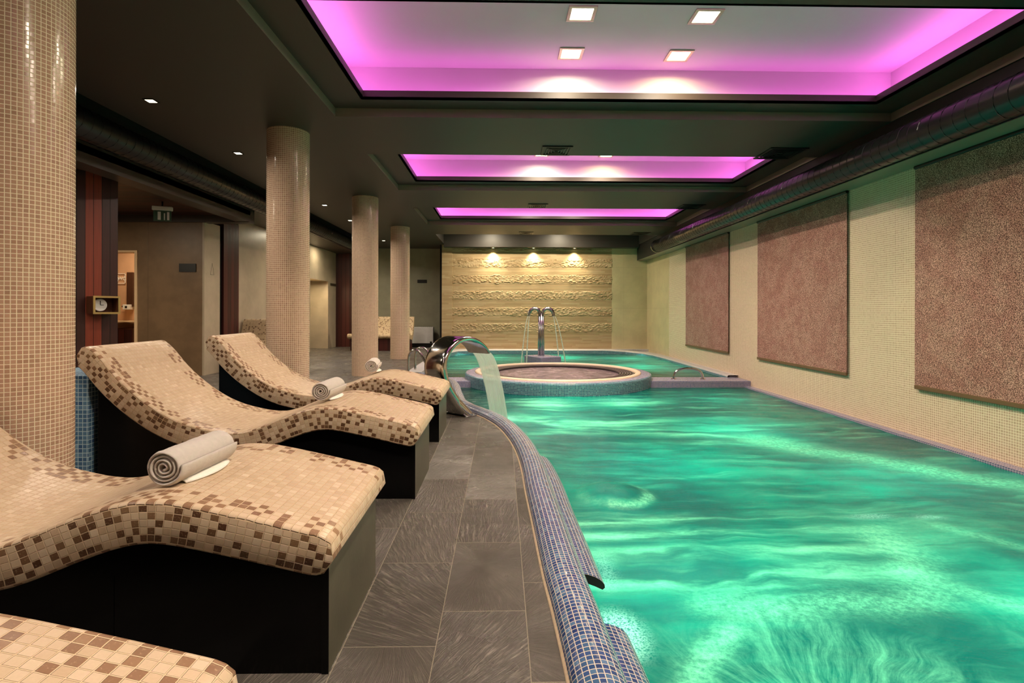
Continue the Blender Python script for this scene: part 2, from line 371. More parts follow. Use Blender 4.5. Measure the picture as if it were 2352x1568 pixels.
# pool basin
pb=MB(); pb.box(-3,4.3,-3.2,16,-1.5,-1.4); struct(pb.build('floor_pool',blue_small))
pb=MB(); pb.box(4.18,4.3,-3.2,9.3,-1.4,-.18); struct(pb.build('trim_1',purple_mos),'narrow purple-blue mosaic ledge between pool water and mosaic wall')
pb=MB(); pb.box(-1.46,4.3,9.3,9.86,-1.4,-.09); struct(pb.build('trim_2',purple_mos,bevel=.01),'low purple mosaic divider between the two pools')
# back pool surround
BP=[(-1.45,9.8),(-1.45,13.6),(-1.42,14.6),(-1.25,15.25),(-.85,15.52),(-.3,15.6),(2.9,15.6),(3.55,15.5),(3.95,15.15),(4.08,14.6),(4.12,13.6),(4.12,9.8)]
def resample(P,n):
    L=[0]
    for a,b in zip(P,P[1:]): L.append(L[-1]+(Vector(b)-Vector(a)).length)
    out=[];k=0
    for i in range(n+1):
        d=L[-1]*i/n
        while k<len(P)-2 and L[k+1]<d: k+=1
        t=(d-L[k])/(L[k+1]-L[k]); t=min(max(t,0),1); out.append(tuple(Vector(P[k]).lerp(Vector(P[k+1]),t)))
    return out
bq=resample(BP,160); n=len(bq); nr=[]
for i in range(n):
    a=bq[max(i-1,0)]; b=bq[min(i+1,n-1)]; d=Vector((b[0]-a[0],b[1]-a[1])).normalized(); nr.append(Vector((-d.y,d.x)))
cp=[(-.02,-1.4),(-.02,-.04)]+arc(.01,-.03,.03,.03,180,90,4)+[(.26,.0)]
cp=[(a,z+.006) for a,z in cp]
PLc=[0]
for a,b in zip(cp,cp[1:]): PLc.append(PLc[-1]+math.hypot(b[0]-a[0],b[1]-a[1]))
mb=MB(); m_=len(cp)
mb.grid(lambda u,v:(bq[round(u*(n-1))][0]+nr[round(u*(n-1))].x*cp[round(v*(m_-1))][0],bq[round(u*(n-1))][1]+nr[round(u*(n-1))].y*cp[round(v*(m_-1))][0],cp[round(v*(m_-1))][1]-.055*min(1,max(0,(bq[round(u*(n-1))][0]-3.0)/1.0))),n-1,m_-1,
    lambda u,v:(u*17.5,PLc[round(v*(m_-1))]))
for k,vz in enumerate(mb.f):
    j=k%(m_-1); mb.mi[k]=0 if j<2 else 1
bc=mb.build('trim_3',[blue_small,pale_mos]); struct(bc,'pale mosaic coping around the far pool')
mb=MB(); mb.box(-1.7,4.3,15.82,16.0,-.3,.0); mb.box(4.16,4.3,9.86,15.9,-.3,-.075); struct(mb.build('trim_4',pale_mos))

# ------------------------------------------------------------------ water
def water_mat(name,kind):
    m=NT(name); P=m.pos(); o=m.sep(P); x,y=o[0],o[1]
    def attr(nm):
        a=m.n('ShaderNodeAttribute',attribute_name=nm); return a.outputs['Fac']
    wx=m.noise(P,.9,3); wy=m.noise(m.xyz(y,x,5.0),.9,3)
    X=m.math('ADD',x,m.math('MULTIPLY',wx,.8)); Yw=m.math('ADD',y,m.math('MULTIPLY',wy,.55))
    s1=m.noise(m.xyz(m.math('MULTIPLY',X,.8),m.math('MULTIPLY',Yw,4.2),0.0),1.0,6,.6,.25)      # long streaks
    s2=m.noise(m.xyz(m.math('MULTIPLY',X,4.0),m.math('MULTIPLY',Yw,40.0),2.0),1.0,5,.7)
    fine=m.noise(P,38,6,.75); ff=m.noise(P,110,4,.7)
    if kind=='front':
        arcm=attr('arc'); jet=attr('jet'); fan=attr('fan'); spl=attr('splash')
        fx=m.math('SUBTRACT',x,1.15); fy=m.math('SUBTRACT',y,1.45)
        th=m.math('ARCTAN2',fy,fx); rr=m.math('SQRT',m.math('ADD',m.math('MULTIPLY',fx,fx),m.math('MULTIPLY',fy,fy)))
        rad=m.noise(m.xyz(m.math('MULTIPLY',m.math('ADD',th,m.math('MULTIPLY',wx,1.1)),10.0),m.math('MULTIPLY',rr,2.4),1.0),1.0,7,.7,.35)
        f=m.math('MULTIPLY',m.math('MULTIPLY',m.smooth(s1,.50,.76),m.smooth(m.noise(P,.8,2),.38,.62)),.55)
        f=m.math('ADD',f,m.math('MULTIPLY',jet,m.math('ADD',.05,m.smooth(s1,.38,.66))))
        f=m.math('ADD',f,m.math('MULTIPLY',fan,m.math('MULTIPLY',m.smooth(rad,.32,.84),.62)))
        f=m.math('ADD',f,m.math('MULTIPLY',arcm,m.math('ADD',.35,m.math('MULTIPLY',m.smooth(fine,.3,.7),.6))))
        f=m.math('MULTIPLY',f,m.math('ADD',.72,m.math('MULTIPLY',m.smooth(fine,.25,.75),.5)))
        f=m.math('ADD',f,m.math('MULTIPLY',m.smooth(s2,.62,.78),.12))
        sp=m.math('MULTIPLY',spl,m.smooth(ff,.36,.58))
        foam=m.math('MINIMUM',f,1.0)
    else:
        foam=m.math('MULTIPLY',m.smooth(s1,.42,.75),.45); sp=m.math('MULTIPLY',m.smooth(s2,.6,.8),.1)
    deep=m.math('ADD',m.math('MULTIPLY',m.noise(P,.7,4),.6),m.math('MULTIPLY',s1,.4))
    base=m.mix(m.smooth(deep,.40,.62),(.0,.16,.16,1),(.0,.42,.335,1))
    trc=m.mix(foam,base,(.50,.92,.60,1)); trc=m.mix(sp,trc,(.95,.95,.85,1))
    dfc=m.mix(foam,(.0,.03,.03,1),(.50,.56,.38,1)); dfc=m.mix(sp,dfc,(.9,.88,.8,1))
    h=m.math('ADD',m.math('ADD',m.math('MULTIPLY',s1,1.0),m.math('MULTIPLY',s2,.3)),m.math('MULTIPLY',fine,.35))
    nb=m.bump(h,.35,.03)
    tr=m.n('ShaderNodeBsdfTranslucent'); m.set(tr.inputs[0],trc)
    df=m.n('ShaderNodeBsdfDiffuse'); m.set(df.inputs[0],dfc); m.set(df.inputs['Normal'],nb)
    gl=m.n('ShaderNodeBsdfGlossy'); gl.inputs['Roughness'].default_value=.13; m.set(gl.inputs['Normal'],nb)
    a=m.n('ShaderNodeMixShader'); a.inputs[0].default_value=.42; m.t.links.new(tr.outputs[0],a.inputs[1]); m.t.links.new(df.outputs[0],a.inputs[2])
    fr=m.n('ShaderNodeFresnel'); fr.inputs[0].default_value=1.18; m.set(fr.inputs['Normal'],nb)
    c=m.n('ShaderNodeMixShader'); m.set(c.inputs[0],fr.outputs[0]); m.t.links.new(a.outputs[0],c.inputs[1]); m.t.links.new(gl.outputs[0],c.inputs[2])
    m.t.links.new(c.outputs[0],m.out.inputs[0]); return m.m
def segd(p,a,b):
    ax,ay=a; bx,by=b; t=((p[0]-ax)*(bx-ax)+(p[1]-ay)*(by-ay))/((bx-ax)**2+(by-ay)**2); t=min(max(t,0),1)
    return math.hypot(p[0]-ax-t*(bx-ax),p[1]-ay-t*(by-ay))
def polyd(p,pl): return min(segd(p,a,b) for a,b in zip(pl,pl[1:]))
g2=lambda d,s: math.exp(-(d/s)**2)
ARC1=[(.95,2.42),(1.2,2.36),(1.55,2.36),(1.85,2.42),(2.1,2.58),(2.2,2.85),(2.22,3.15)]
ARC2=[(.55,1.72),(.72,2.0),(.95,2.2)]
ARC3=[(2.2,2.6),(2.35,2.3),(2.3,2.0)]
ARC4=[(2.6,3.2),(2.9,2.9),(3.2,2.7)]
def build_front_water():
    ys=[]; y=.6
    ys=[-3.0,-1.5,-.5,.2]
    while y<9.32: ys.append(y); y+=.035 if y<4.5 else .06
    ys.append(9.32); nx=110; rows=len(ys)
    vs=[];A={'arc':[],'jet':[],'fan':[],'splash':[]}
    for y in ys:
        x0=EX(y)+.165 if y<9.2 else -1.44; x1=4.19
        for i in range(nx+1):
            x=x0+(x1-x0)*i/nx; z=WZ
            z+=.010*(noise.noise((x*1.6,y*2.5,0))) +.006*noise.noise((x*5,y*7,3))
            d=math.hypot(x-.80,y-3.85); z+=.055*math.exp(-(d/.22)**4)
            vs.append((x,y,z))
            w=noise.noise((x*1.7,y*1.7,7))*.10; p=(x+w,y+w*.8)
            if y<4.5 and x<3.6:
                arc_=max(.6*g2(polyd(p,ARC1),.06+.05*(1+noise.noise((x*4,y*4,1)))),.8*g2(polyd(p,ARC2),.06),.6*g2(polyd(p,ARC3),.07),.4*g2(polyd(p,ARC4),.07))
            else: arc_=0
            arc_=max(arc_,.75*g2(polyd(p,[(2.6,5.5),(3.4,4.55),(4.0,4.0)]),.22) if x>2 and y<6.5 else 0)
            arc_=max(arc_,.9*g2(abs(d-.24),.035)*(.5 if y>3.85 else 1)*(1 if x>.7 else .3))
            A['arc'].append(arc_)
            jt=0
            for (yj,s_) in ((2.62,.10),(2.88,.10),(3.12,.08),(3.33,.07)):
                jt=max(jt,g2(y-yj-.07*(x-.5)+.1*w,s_*(.6+.45*max(x-.4,0)))*(1 if x<1.3 else math.exp(-(x-1.3)/.9)))
            jt=max(jt,.7*math.exp(-(math.hypot((x-1.2)/.9,(y-6.3)/.35))**2)); 
            jt=max(jt,.75*g2(polyd(p,[(.15,6.7),(.9,6.0),(2.2,5.6)]),.22))
            for cx_,cy_ in ((.62,7.75),(1.75,7.85)): jt=max(jt,1.0*math.exp(-(math.hypot((x-cx_)/.42,(y-cy_)/.4))**2))  # glow of two underwater lamps painted into the jet foam mask
            A['jet'].append(jt)
            ddx,ddy=x-1.15,y-1.78; r=math.hypot(ddx,ddy)+.18*noise.noise((x*3,y*3,4))
            A['fan'].append(((1 if r<.38 else math.exp(-((r-.38)/.22)**2)) if y<2.5 else 0)+.0)
            A['fan'][-1]=min(1.15,A['fan'][-1]+.55*math.exp(-(math.hypot(ddx,ddy+.05)/.2)**2))
            r2=math.hypot((x-2.35)/.45,(y-1.75)/.6); A['fan'][-1]=max(A['fan'][-1],.9*math.exp(-r2**4))  # glow on the right painted in as a second foam lobe
            sp=1.1*math.exp(-(math.hypot((x-.47),(y-2.18)/1.6)/.11)**4)
            sp=max(sp,.9*math.exp(-(math.hypot((x-.05)/.16,(y-6.62)/.16))**2))
            sp=max(sp,.55*g2(x-(EX(y)+.36),.05)*max(0,noise.noise((x*3,y*3,2)))*(1 if y<4 else 0))
            for cx_,cy_ in ((.62,7.75),(1.75,7.85)): sp=max(sp,.30*math.exp(-(math.hypot((x-cx_)/.3,(y-cy_)/.25))**2))  # same two lamp glows, whitened through the splash mask
            for cx_,cy_,sx in ((2.35,3.42,.13),(2.72,3.4,.10)): sp=max(sp,.55*math.exp(-(math.hypot((x-cx_)/sx,(y-cy_)/.035))**2))
            A['splash'].append(sp)
    fs=[(j*(nx+1)+i,j*(nx+1)+i+1,(j+1)*(nx+1)+i+1,(j+1)*(nx+1)+i) for j in range(rows-1) for i in range(nx)]
    me=bpy.data.meshes.new('pool_water'); me.from_pydata(vs,[],fs)
    for k,l in A.items():
        at=me.attributes.new(k,'FLOAT','POINT'); at.data.foreach_set('value',l)
    me.polygons.foreach_set('use_smooth',[True]*len(fs)); me.materials.append(water_mat('lit_pool_water','front'))
    o=bpy.data.objects.new('pool_water',me); COL.objects.link(o)
    tag(o,'swirling green-lit pool water with foam streaks in front of the round whirlpool','water',None,'stuff')
build_front_water()
mb=MB()
def XR2(y): 
    return 4.13 if y<13.6 else 4.13-.62*((y-13.6)/2.0)**3.2
def XL2(y): return -1.44 if y<14.2 else -1.44+.75*((y-14.2)/1.4)**3
mb.grid(lambda u,v:(XL2(9.84+5.77*v)+(XR2(9.84+5.77*v)-XL2(9.84+5.77*v))*u,9.84+5.77*v,WZ2+.006*noise.noise((u*9,v*14,1))),70,70)
o=mb.build('pool_water',water_mat('far_pool_water','back'),smooth=True); tag(o,'calmer green-lit water of the far pool behind the round whirlpool','water',None,'stuff')

# ------------------------------------------------------------------ walls
mb=MB(); mb.box(XW,XW+.2,-3.2,13.9,-1.4,3.3); struct(mb.build('wall_right',wall_mos))
mb=MB(); mb.box(XW-.002,XW+.2,13.9,16.2,-1.4,3.3); struct(mb.build('wall_right_end',cream_tile))
mb=MB(); mb.box(3.25,XW,16.0,16.2,-.4,3.3); struct(mb.build('wall_back_right',cream_tile))
# stone feature wall (real relief)
mb=MB(); X0,X1=-1.45,3.25; Z0,Z1=-.05,3.0
def relief(x,z):
    k=round((z-.62)/.475); d=abs(z-(.62+.475*k)); row=math.floor(z/.03)
    edge=.115+.03*noise.noise((x*5,k*3.1,1))+.012*noise.noise((x*25,row*2.3,5))
    band=1 if (d<edge and k>=0) else 0
    rr=noise.cell((row*1.3,row*.7,2.0))
    s_=noise.noise((x*13+row*5.3,row*3.1,0))
    return (.002+.026*max(0,s_+.1)+.012*abs(noise.noise((x*34,z*50,4)))) if band else .002*rr
NXs,NZs=420,200
mb.grid(lambda u,v:(X0+(X1-X0)*u,16.0-relief(X0+(X1-X0)*u,Z0+(Z1-Z0)*v),Z0+(Z1-Z0)*v),NXs,NZs)
struct(mb.build('wall_back',stone_mat))
mb=MB(); mb.box(-1.75,-1.45,15.96,17.2,-.05,3.3); struct(mb.build('wall_back_pier',stone_mat))
mb=MB(); mb.box(-4.6,-1.75,17.0,17.2,0,3.3); struct(mb.build('wall_back_left',grey_tile))
mb=MB(); mb.box(-1.81,-1.75,16.0,17.0,0,3.3); struct(mb.build('trim_5',black_plastic))
mb=MB(); mb.box(-5.2,-4.6,16.85,17.1,0,3.1); struct(mb.build('wall_corner_dark',wood_post))
# side wall with door opening
mb=MB(); mb.box(-5.3,-5.1,10.65,14.6,0,2.88); mb.box(-5.3,-5.1,14.6,16.1,1.97,2.88); mb.box(-5.3,-5.1,16.1,17.2,0,2.88)
struct(mb.build('wall_side',light_tile))
mb=MB(); mb.box(-5.9,-5.3,14.6,14.64,0,2.0); mb.box(-5.9,-5.3,16.1,16.14,0,2.0); mb.box(-5.9,-5.86,14.6,16.14,0,2.0); mb.box(-5.9,-5.3,14.6,16.14,1.97,2.0)
struct(mb.build('wall_doorway_recess',light_tile))
mb=MB(); mb.box(-5.5,-5.45,14.64,15.4,0,1.97); d=struct(mb.build('door_2',warm_jamb)); 
mb=MB(); mb.tube([(-5.445,15.3,.95),(-5.40,15.3,.95),(-5.40,15.2,.95)],.012,8); mb.build('door_handle',steel,d)
# pilaster, dark gap and wood post of the lobby corner
mb=MB(); mb.box(-5.085,-5.052,9.348,9.86,0,2.62); struct(mb.build('wall_pilaster',light_tile))
mb=MB(); mb.box(-5.3,-5.12,9.85,10.05,0,2.62); struct(mb.build('wall_gap',black_plastic))  # black slab stands in for the shade of the open gap
mb=MB(); mb.box(-5.3,-5.08,10.05,10.62,0,2.75); t=mb.build('wooden_post',wood_post); tag(t,'dark red wooden post between the pale pilaster and the light wall','post')
# brown lobby wall with WC opening
mb=MB(); DX0,DX1=-6.95,-6.17
mb.box(-8.2,DX0,9.35,9.5,0,2.62); mb.box(DX1,-5.07,9.35,9.5,0,2.62); mb.box(DX0,DX1,9.35,9.5,2.12,2.62)
struct(mb.build('wall_lobby',brown_tile))
mb=MB(); mb.box(DX1-.045,DX1,9.33,9.55,0,2.12); mb.box(DX0,DX0+.045,9.33,9.55,0,2.12); mb.box(DX0+.045,DX1-.045,9.33,9.55,2.09,2.12); struct(mb.build('door_1',warm_jamb))
mb=MB(); mb.box(-8.6,-5.3,11.0,11.1,0,2.6); mb.box(-8.6,-8.5,9.5,11.0,0,2.6); mb.box(-5.4,-5.3,9.5,11,0,2.6); mb.box(-8.6,-5.3,9.5,11.0,2.6,2.65); struct(mb.build('wall_restroom',orange_wall))
# left, rear
mb=MB(); mb.box(-8.4,-8.2,-3.2,17.2,0,3.3); struct(mb.build('wall_left',brown_tile))
mb=MB(); mb.box(-8.4,4.5,-3.4,-3.2,-1.5,3.3); struct(mb.build('wall_rear',light_tile))
# lobby ceiling in wood, longitudinal bulkhead and lintel
mb=MB(); mb.box(-8.2,-4.28,-3.2,9.35,2.72,2.8); struct(mb.build('ceiling_lobby',wood_ceiling))
mb=MB(); mb.box(-4.5,-4.28,-3.2,9.30,2.61,3.6); mb.box(-8.2,-4.28,9.30,9.50,2.60,3.6); mb.box(-5.3,-4.28,9.50,17.2,2.87,3.6); struct(mb.build('ceiling_bulkhead',lip_paint))
# ------------------------------------------------------------------ ceiling with coves
COVES=[(-.1,2.15),(3.34,5.49),(6.79,8.8),(10.28,12.3)]
CX0,CX1=-1.67,3.98
mb=MB()
def ceil_rect(x0,x1,y0,y1): mb.face([(x0,y0,ZC),(x0,y1,ZC),(x1,y1,ZC),(x1,y0,ZC)])
ceil_rect(-3.8,CX0,-3.2,17.2); ceil_rect(CX1,4.0,-3.2,17.2)
yy=-3.2
for a,b in COVES+[(13.8,15.72)]:
    ceil_rect(CX0,CX1,yy,a); yy=b
ceil_rect(CX0,CX1,yy,17.2)
mb.face([(-3.8,-3.2,ZC),(-3.8,17.2,ZC),(-3.8,17.2,3.5),(-3.8,-3.2,3.5)])
mb.box(-4.3,-3.7,-3.2,17.2,3.5,3.6); mb.box(-8.4,4.5,-3.4,17.3,3.75,3.85)
ceil=struct(mb.build('ceiling',dark_ceiling))
for k,(a,b) in enumerate(COVES):
    x0,x1=CX0,CX1; li=.25; zr=ZC+.085; zl=ZC+.165; zt=ZC+.49
    ix0,ix1,ia,ib=x0+.34,x1-.33,a+li,b-li
    mb=MB()
    for (p,q) in (((x0,a),(x0,b)),((x0,b),(x1,b)),((x1,b),(x1,a)),((x1,a),(x0,a))):
        mb.face([(p[0],p[1],ZC),(q[0],q[1],ZC),(q[0],q[1],zr),(p[0],p[1],zr)])
    s_=mb.build('cove_step',step_paint,ceil)
    mb=MB()
    mb.box(x0,ix0,a,b,zr,zr+.02); mb.box(ix1,x1,a,b,zr,zr+.02); mb.box(ix0,ix1,a,ia,zr,zr+.02); mb.box(ix0,ix1,ib,b,zr,zr+.02)
    mb.build('cove_tray',dark_ceiling,ceil)
    mb=MB(); w=.025
    mb.box(ix0-w,ix0,ia-w,ib+w,zr,zl); mb.box(ix1,ix1+w,ia-w,ib+w,zr,zl); mb.box(ix0,ix1,ia-w,ia,zr,zl); mb.box(ix0,ix1,ib,ib+w,zr,zl)
    mb.build('cove_lip',lip_paint,ceil)
    mb=MB(); e=.02
    mb.box(x0,x0+e,a,b,zr+.02,zt); mb.box(x1-e,x1,a,b,zr+.02,zt); mb.box(x0+e,x1-e,a,a+e,zr+.02,zt); mb.box(x0+e,x1-e,b-e,b,zr+.02,zt); mb.box(x0,x1,a,b,zt,zt+.02)
    mb.build('cove_ceiling',cove_white,ceil)
# plain recess before the stone wall
mb=MB()
for (p,q) in (((CX0,13.8),(CX0,15.72)),((CX0,15.72),(CX1,15.72)),((CX1,15.72),(CX1,13.8)),((CX1,13.8),(CX0,13.8))):
    mb.face([(p[0],p[1],ZC-.0),(q[0],q[1],ZC),(q[0],q[1],ZC+.4),(p[0],p[1],ZC+.4)])
mb.face([(CX0,13.8,ZC+.4),(CX0,15.72,ZC+.4),(CX1,15.72,ZC+.4),(CX1,13.8,ZC+.4)])
mb.box(CX0,CX1,15.70,15.99,2.96,ZC+.1)
mb.build('ceiling_recess',dark_ceiling,ceil)
# right bulkhead above the blinds
mb=MB(); mb.box(4.0,4.3,-3.2,16.0,2.61,3.6); struct(mb.build('ceiling_bulkhead_right',face_paint)); mb=MB(); mb.box(4.0,4.3,-3.2,16.0,2.605,2.612); struct(mb.build('ceiling_soffit',step_paint))

# ------------------------------------------------------------------ ducts
def duct(name,x,z,r,y0,y1,label,parent_brackets=True):
    e=empty(name,(x,y0,z),label,'duct')
    mb=MB(); mb.tube([(0,0,0)]+[(0,(y1-y0)*i/8,0) for i in range(1,9)],r,32); mb.build('duct_pipe',duct_mat,e,smooth=True)
    # spiral seam as one thin raised thread
    n=int((y1-y0)/.12); pts=[]
    for i in range(n*14+1):
        q=2*PI*i/14; pts.append((r*1.004*math.cos(q),.12*i/14,r*1.004*math.sin(q)))
    mb=MB(); mb.tube(pts,.005,4); mb.build('spiral_seam',duct_mat,e)
    mb=MB(); mb.lathe([(0,0),(r*.9,0),(r*1.06,.01),(r*1.06,.09)],n=32); c=mb.build('end_collar',steel_dull,e,smooth=True); c.rotation_euler=(PI/2,0,0); c.location=(0,y1-y0+.01,0)
    return e
duct('ventilation_duct',3.72,2.67,.143,-3.0,13.0,'long dark round spiral duct under the ceiling above the blinds')
duct('ventilation_duct',-4.05,2.90,.15,-3.0,16.8,'long dark round duct in the black slot over the row of columns')

# ------------------------------------------------------------------ columns
for i,(cy,lab) in enumerate([(2.63,'large beige mosaic column beside the second lounger, cut off by the photo edge'),(6.0,'beige mosaic column rising behind the second and third loungers'),(9.42,'beige mosaic column behind the small far rolled towel'),(12.7,'most distant and thinnest-looking beige mosaic column, beside the white wall unit')]):
    cx=(-2.305,-2.335,-2.35,-2.36)[i]
    mb=MB(); n=72
    mb.grid(lambda u,v:(.22*math.cos(2*PI*u),.22*math.sin(2*PI*u),ZC*v),n,1,lambda u,v:(u*.0205*67,v*ZC),cu=False)
    c=mb.build('mosaic_column',col_mos,smooth=True); c.location=(cx,cy,0); tag(c,lab,'column','beige mosaic columns')

# ------------------------------------------------------------------ loungers
TOP=[(-2.455,.905),(-2.40,.895),(-2.33,.83),(-2.246,.728),(-2.15,.635),(-2.046,.555),(-1.958,.50),(-1.86,.455),(-1.764,.427),(-1.65,.404),(-1.55,.399),(-1.46,.420),(-1.36,.460),(-1.245,.505),(-1.15,.532),(-1.067,.543),(-.97,.536),(-.827,.507),(-.70,.478),(-.50,.430)]
def catmull(P,k=8):
    out=[]
    for i in range(len(P)-1):
        p0=Vector(P[max(i-1,0)]);p1=Vector(P[i]);p2=Vector(P[i+1]);p3=Vector(P[min(i+2,len(P)-1)])
        for j in range(k):
            t=j/k; out.append(.5*((2*p1)+(-p0+p2)*t+(2*p0-5*p1+4*p2-p3)*t*t+(-p0+3*p1-3*p2+p3)*t**3))
    out.append(Vector(P[-1])); return out
def slab_curves():
    T=[Vector(q) for q in resample([tuple(p) for p in catmull(TOP)],110)]
    for _ in range(3): T=[T[0]]+[(T[i-1]+2*T[i]+T[i+1])/4 for i in range(1,len(T)-1)]+[T[-1]]
    n=len(T); h=.064; S=[0]
    for a,b in zip(T,T[1:]): S.append(S[-1]+(b-a).length)
    N=[]
    for i in range(n):
        d=(T[min(i+1,n-1)]-T[max(i-1,0)]).normalized(); N.append(Vector((-d.y,d.x)))
    C=[T[i]-N[i]*h for i in range(n)]; top=[];bot=[]
    for i in range(n):
        r=.075; d=min(S[i],S[-1]-S[i]); k=1.0
        if d<r: k=max(0,1-(1-d/r)**2.6)**(1/2.6)
        k=max(k,.02); top.append(C[i]+N[i]*h*k); bot.append(C[i]-N[i]*h*k)
    return top,bot,S
ST,SB,SS=slab_curves()
def make_slab():
    n=len(ST); loop=[(p,s) for p,s in zip(ST,SS)]+[(p,s+5.0) for p,s in list(zip(SB,SS))[::-1]]
    L=[0]
    for (a,_),(b,_) in zip(loop,loop[1:]): L.append(L[-1]+(b-a).length)
    L.append(L[-1]+(loop[0][0]-loop[-1][0]).length)
    m=len(loop); mb=MB(); r=.012
    cen=lambda i:(ST[i]+SB[i])/2
    def inner(i,ins):
        p=loop[i][0]; k=i if i<n else 2*n-1-i; c=cen(k); d=(c-p); l=d.length
        return p+(d/l*min(ins,l*.9) if l>1e-6 else Vector((0,0)))
    ys=[(0.0,r),(r*.3,r*.3),(r,0.0)]+[(r+(LW-2*r)*k/6,0.0) for k in range(1,6)]+[(LW-r,0.0),(LW-r*.3,r*.3),(LW,r)]
    for (ya,ia),(yb,ib) in zip(ys,ys[1:]):
        for i in range(m):
            j=(i+1)%m; a=inner(i,ia); b=inner(j,ia); c=inner(j,ib); d=inner(i,ib)
            mb.face([(a.x,ya,a.y),(b.x,ya,b.y),(c.x,yb,c.y),(d.x,yb,d.y)],[(L[i],ya),(L[i+1],ya),(L[i+1],yb),(L[i],yb)])
    for yv,fl in ((0.0,False),(LW,True)):
        for i in range(n-1):
            a=inner(i,r);b=inner(i+1,r);c=inner(2*n-2-i,r);d=inner(2*n-1-i,r)
            pts=[(a.x,yv,a.y),(b.x,yv,b.y),(c.x,yv,c.y),(d.x,yv,d.y)]
            hh=.064; ka=(ST[i]-SB[i]).length/2; kb=(ST[i+1]-SB[i+1]).length/2
            uv=[(SS[i],-1-.0675+ka),(SS[i+1],-1-.0675+kb),(SS[i+1],-1-.0675-kb),(SS[i],-1-.0675-ka)]
            if fl: pts=pts[::-1]; uv=uv[::-1]
            mb.face(pts,uv)
    me_o=mb.build('mosaic_slab',travertine)
    import bmesh
    bm=bmesh.new(); bm.from_mesh(me_o.data); bmesh.ops.remove_doubles(bm,verts=bm.verts,dist=.0002); bmesh.ops.recalc_face_normals(bm,faces=bm.faces)
    for f in bm.faces: f.smooth=True
    bm.to_mesh(me_o.data); bm.free()
    try: me_o.data.set_sharp_from_angle(angle=math.radians(50))
    except Exception: pass
    return me_o
def make_lounger(label):
    root=empty('heated_lounger',(0,0,0),label,'lounger','row of mosaic heated loungers')
    s=make_slab(); s.parent=root
    xb0,xb1=-2.38,-.545; y0,y1=.055,LW-.055
    n=len(SB); pts=[SB[i] for i in range(n) if xb0<SB[i].x<xb1 and SB[i].x<-.56]
    pts=[Vector((xb0,pts[0].y+.09))]+pts+[Vector((xb1,.335))]
    pts=[Vector((p.x,p.y+.02)) for p in pts]
    # slab underside follows; panels go up into the slab by 2 cm
    mb=MB()
    for a,b in zip(pts,pts[1:]):
        for yv in (y0,y1): mb.face([(a.x,yv,0),(b.x,yv,0),(b.x,yv,b.y),(a.x,yv,a.y)])
    for xj in (-1.19,-1.79):
        for yv in (y0-.0015,): mb.box(xj-.001,xj+.001,yv,yv+.002,0.0,.30)
    mb.face([(xb0,y0,0),(xb0,y1,0),(xb0,y1,pts[0].y),(xb0,y0,pts[0].y)])
    mb.build('black_side_panel',black_tile,root,label='polished black tiled side of the base')
    mb=MB(); mb.box(xb1-.012,xb1,y0-.004,y1+.004,0,.345); mb.build('end_panel',slate_side,root,label='grey-green slate end of the base')
    mb=MB(); mb.box(xb1-.02,xb1+.001,y0-.006,y0-.003,0,.32); mb.build('corner_trim',black_tile,root)
    return root
LY=[.325,1.61,3.15,4.54]; LX=[.02,.022,.04,.02]
LL=['mosaic heated lounger closest to the camera, only its foot end showing without a towel','mosaic heated lounger carrying the large rolled towel nearest the camera','mosaic heated lounger with blue mosaic plinth under its raised head','third and farthest full mosaic lounger, beside the steel waterfall spout']
lg=make_lounger(LL[0]); lg.location=(LX[0],LY[0],0)
for k in (1,2,3):
    c=copy_tree(lg); c['label']=LL[k]; c.location=(LX[k],LY[k],0)
# blue plinth
mb=MB(); mb.box(-2.80,-2.392,3.2,3.82,0,.725); t=mb.build('mosaic_plinth',plinth_mos,bevel=.006); tag(t,'blue mosaic plinth squeezed between the large column and a lounger','plinth')

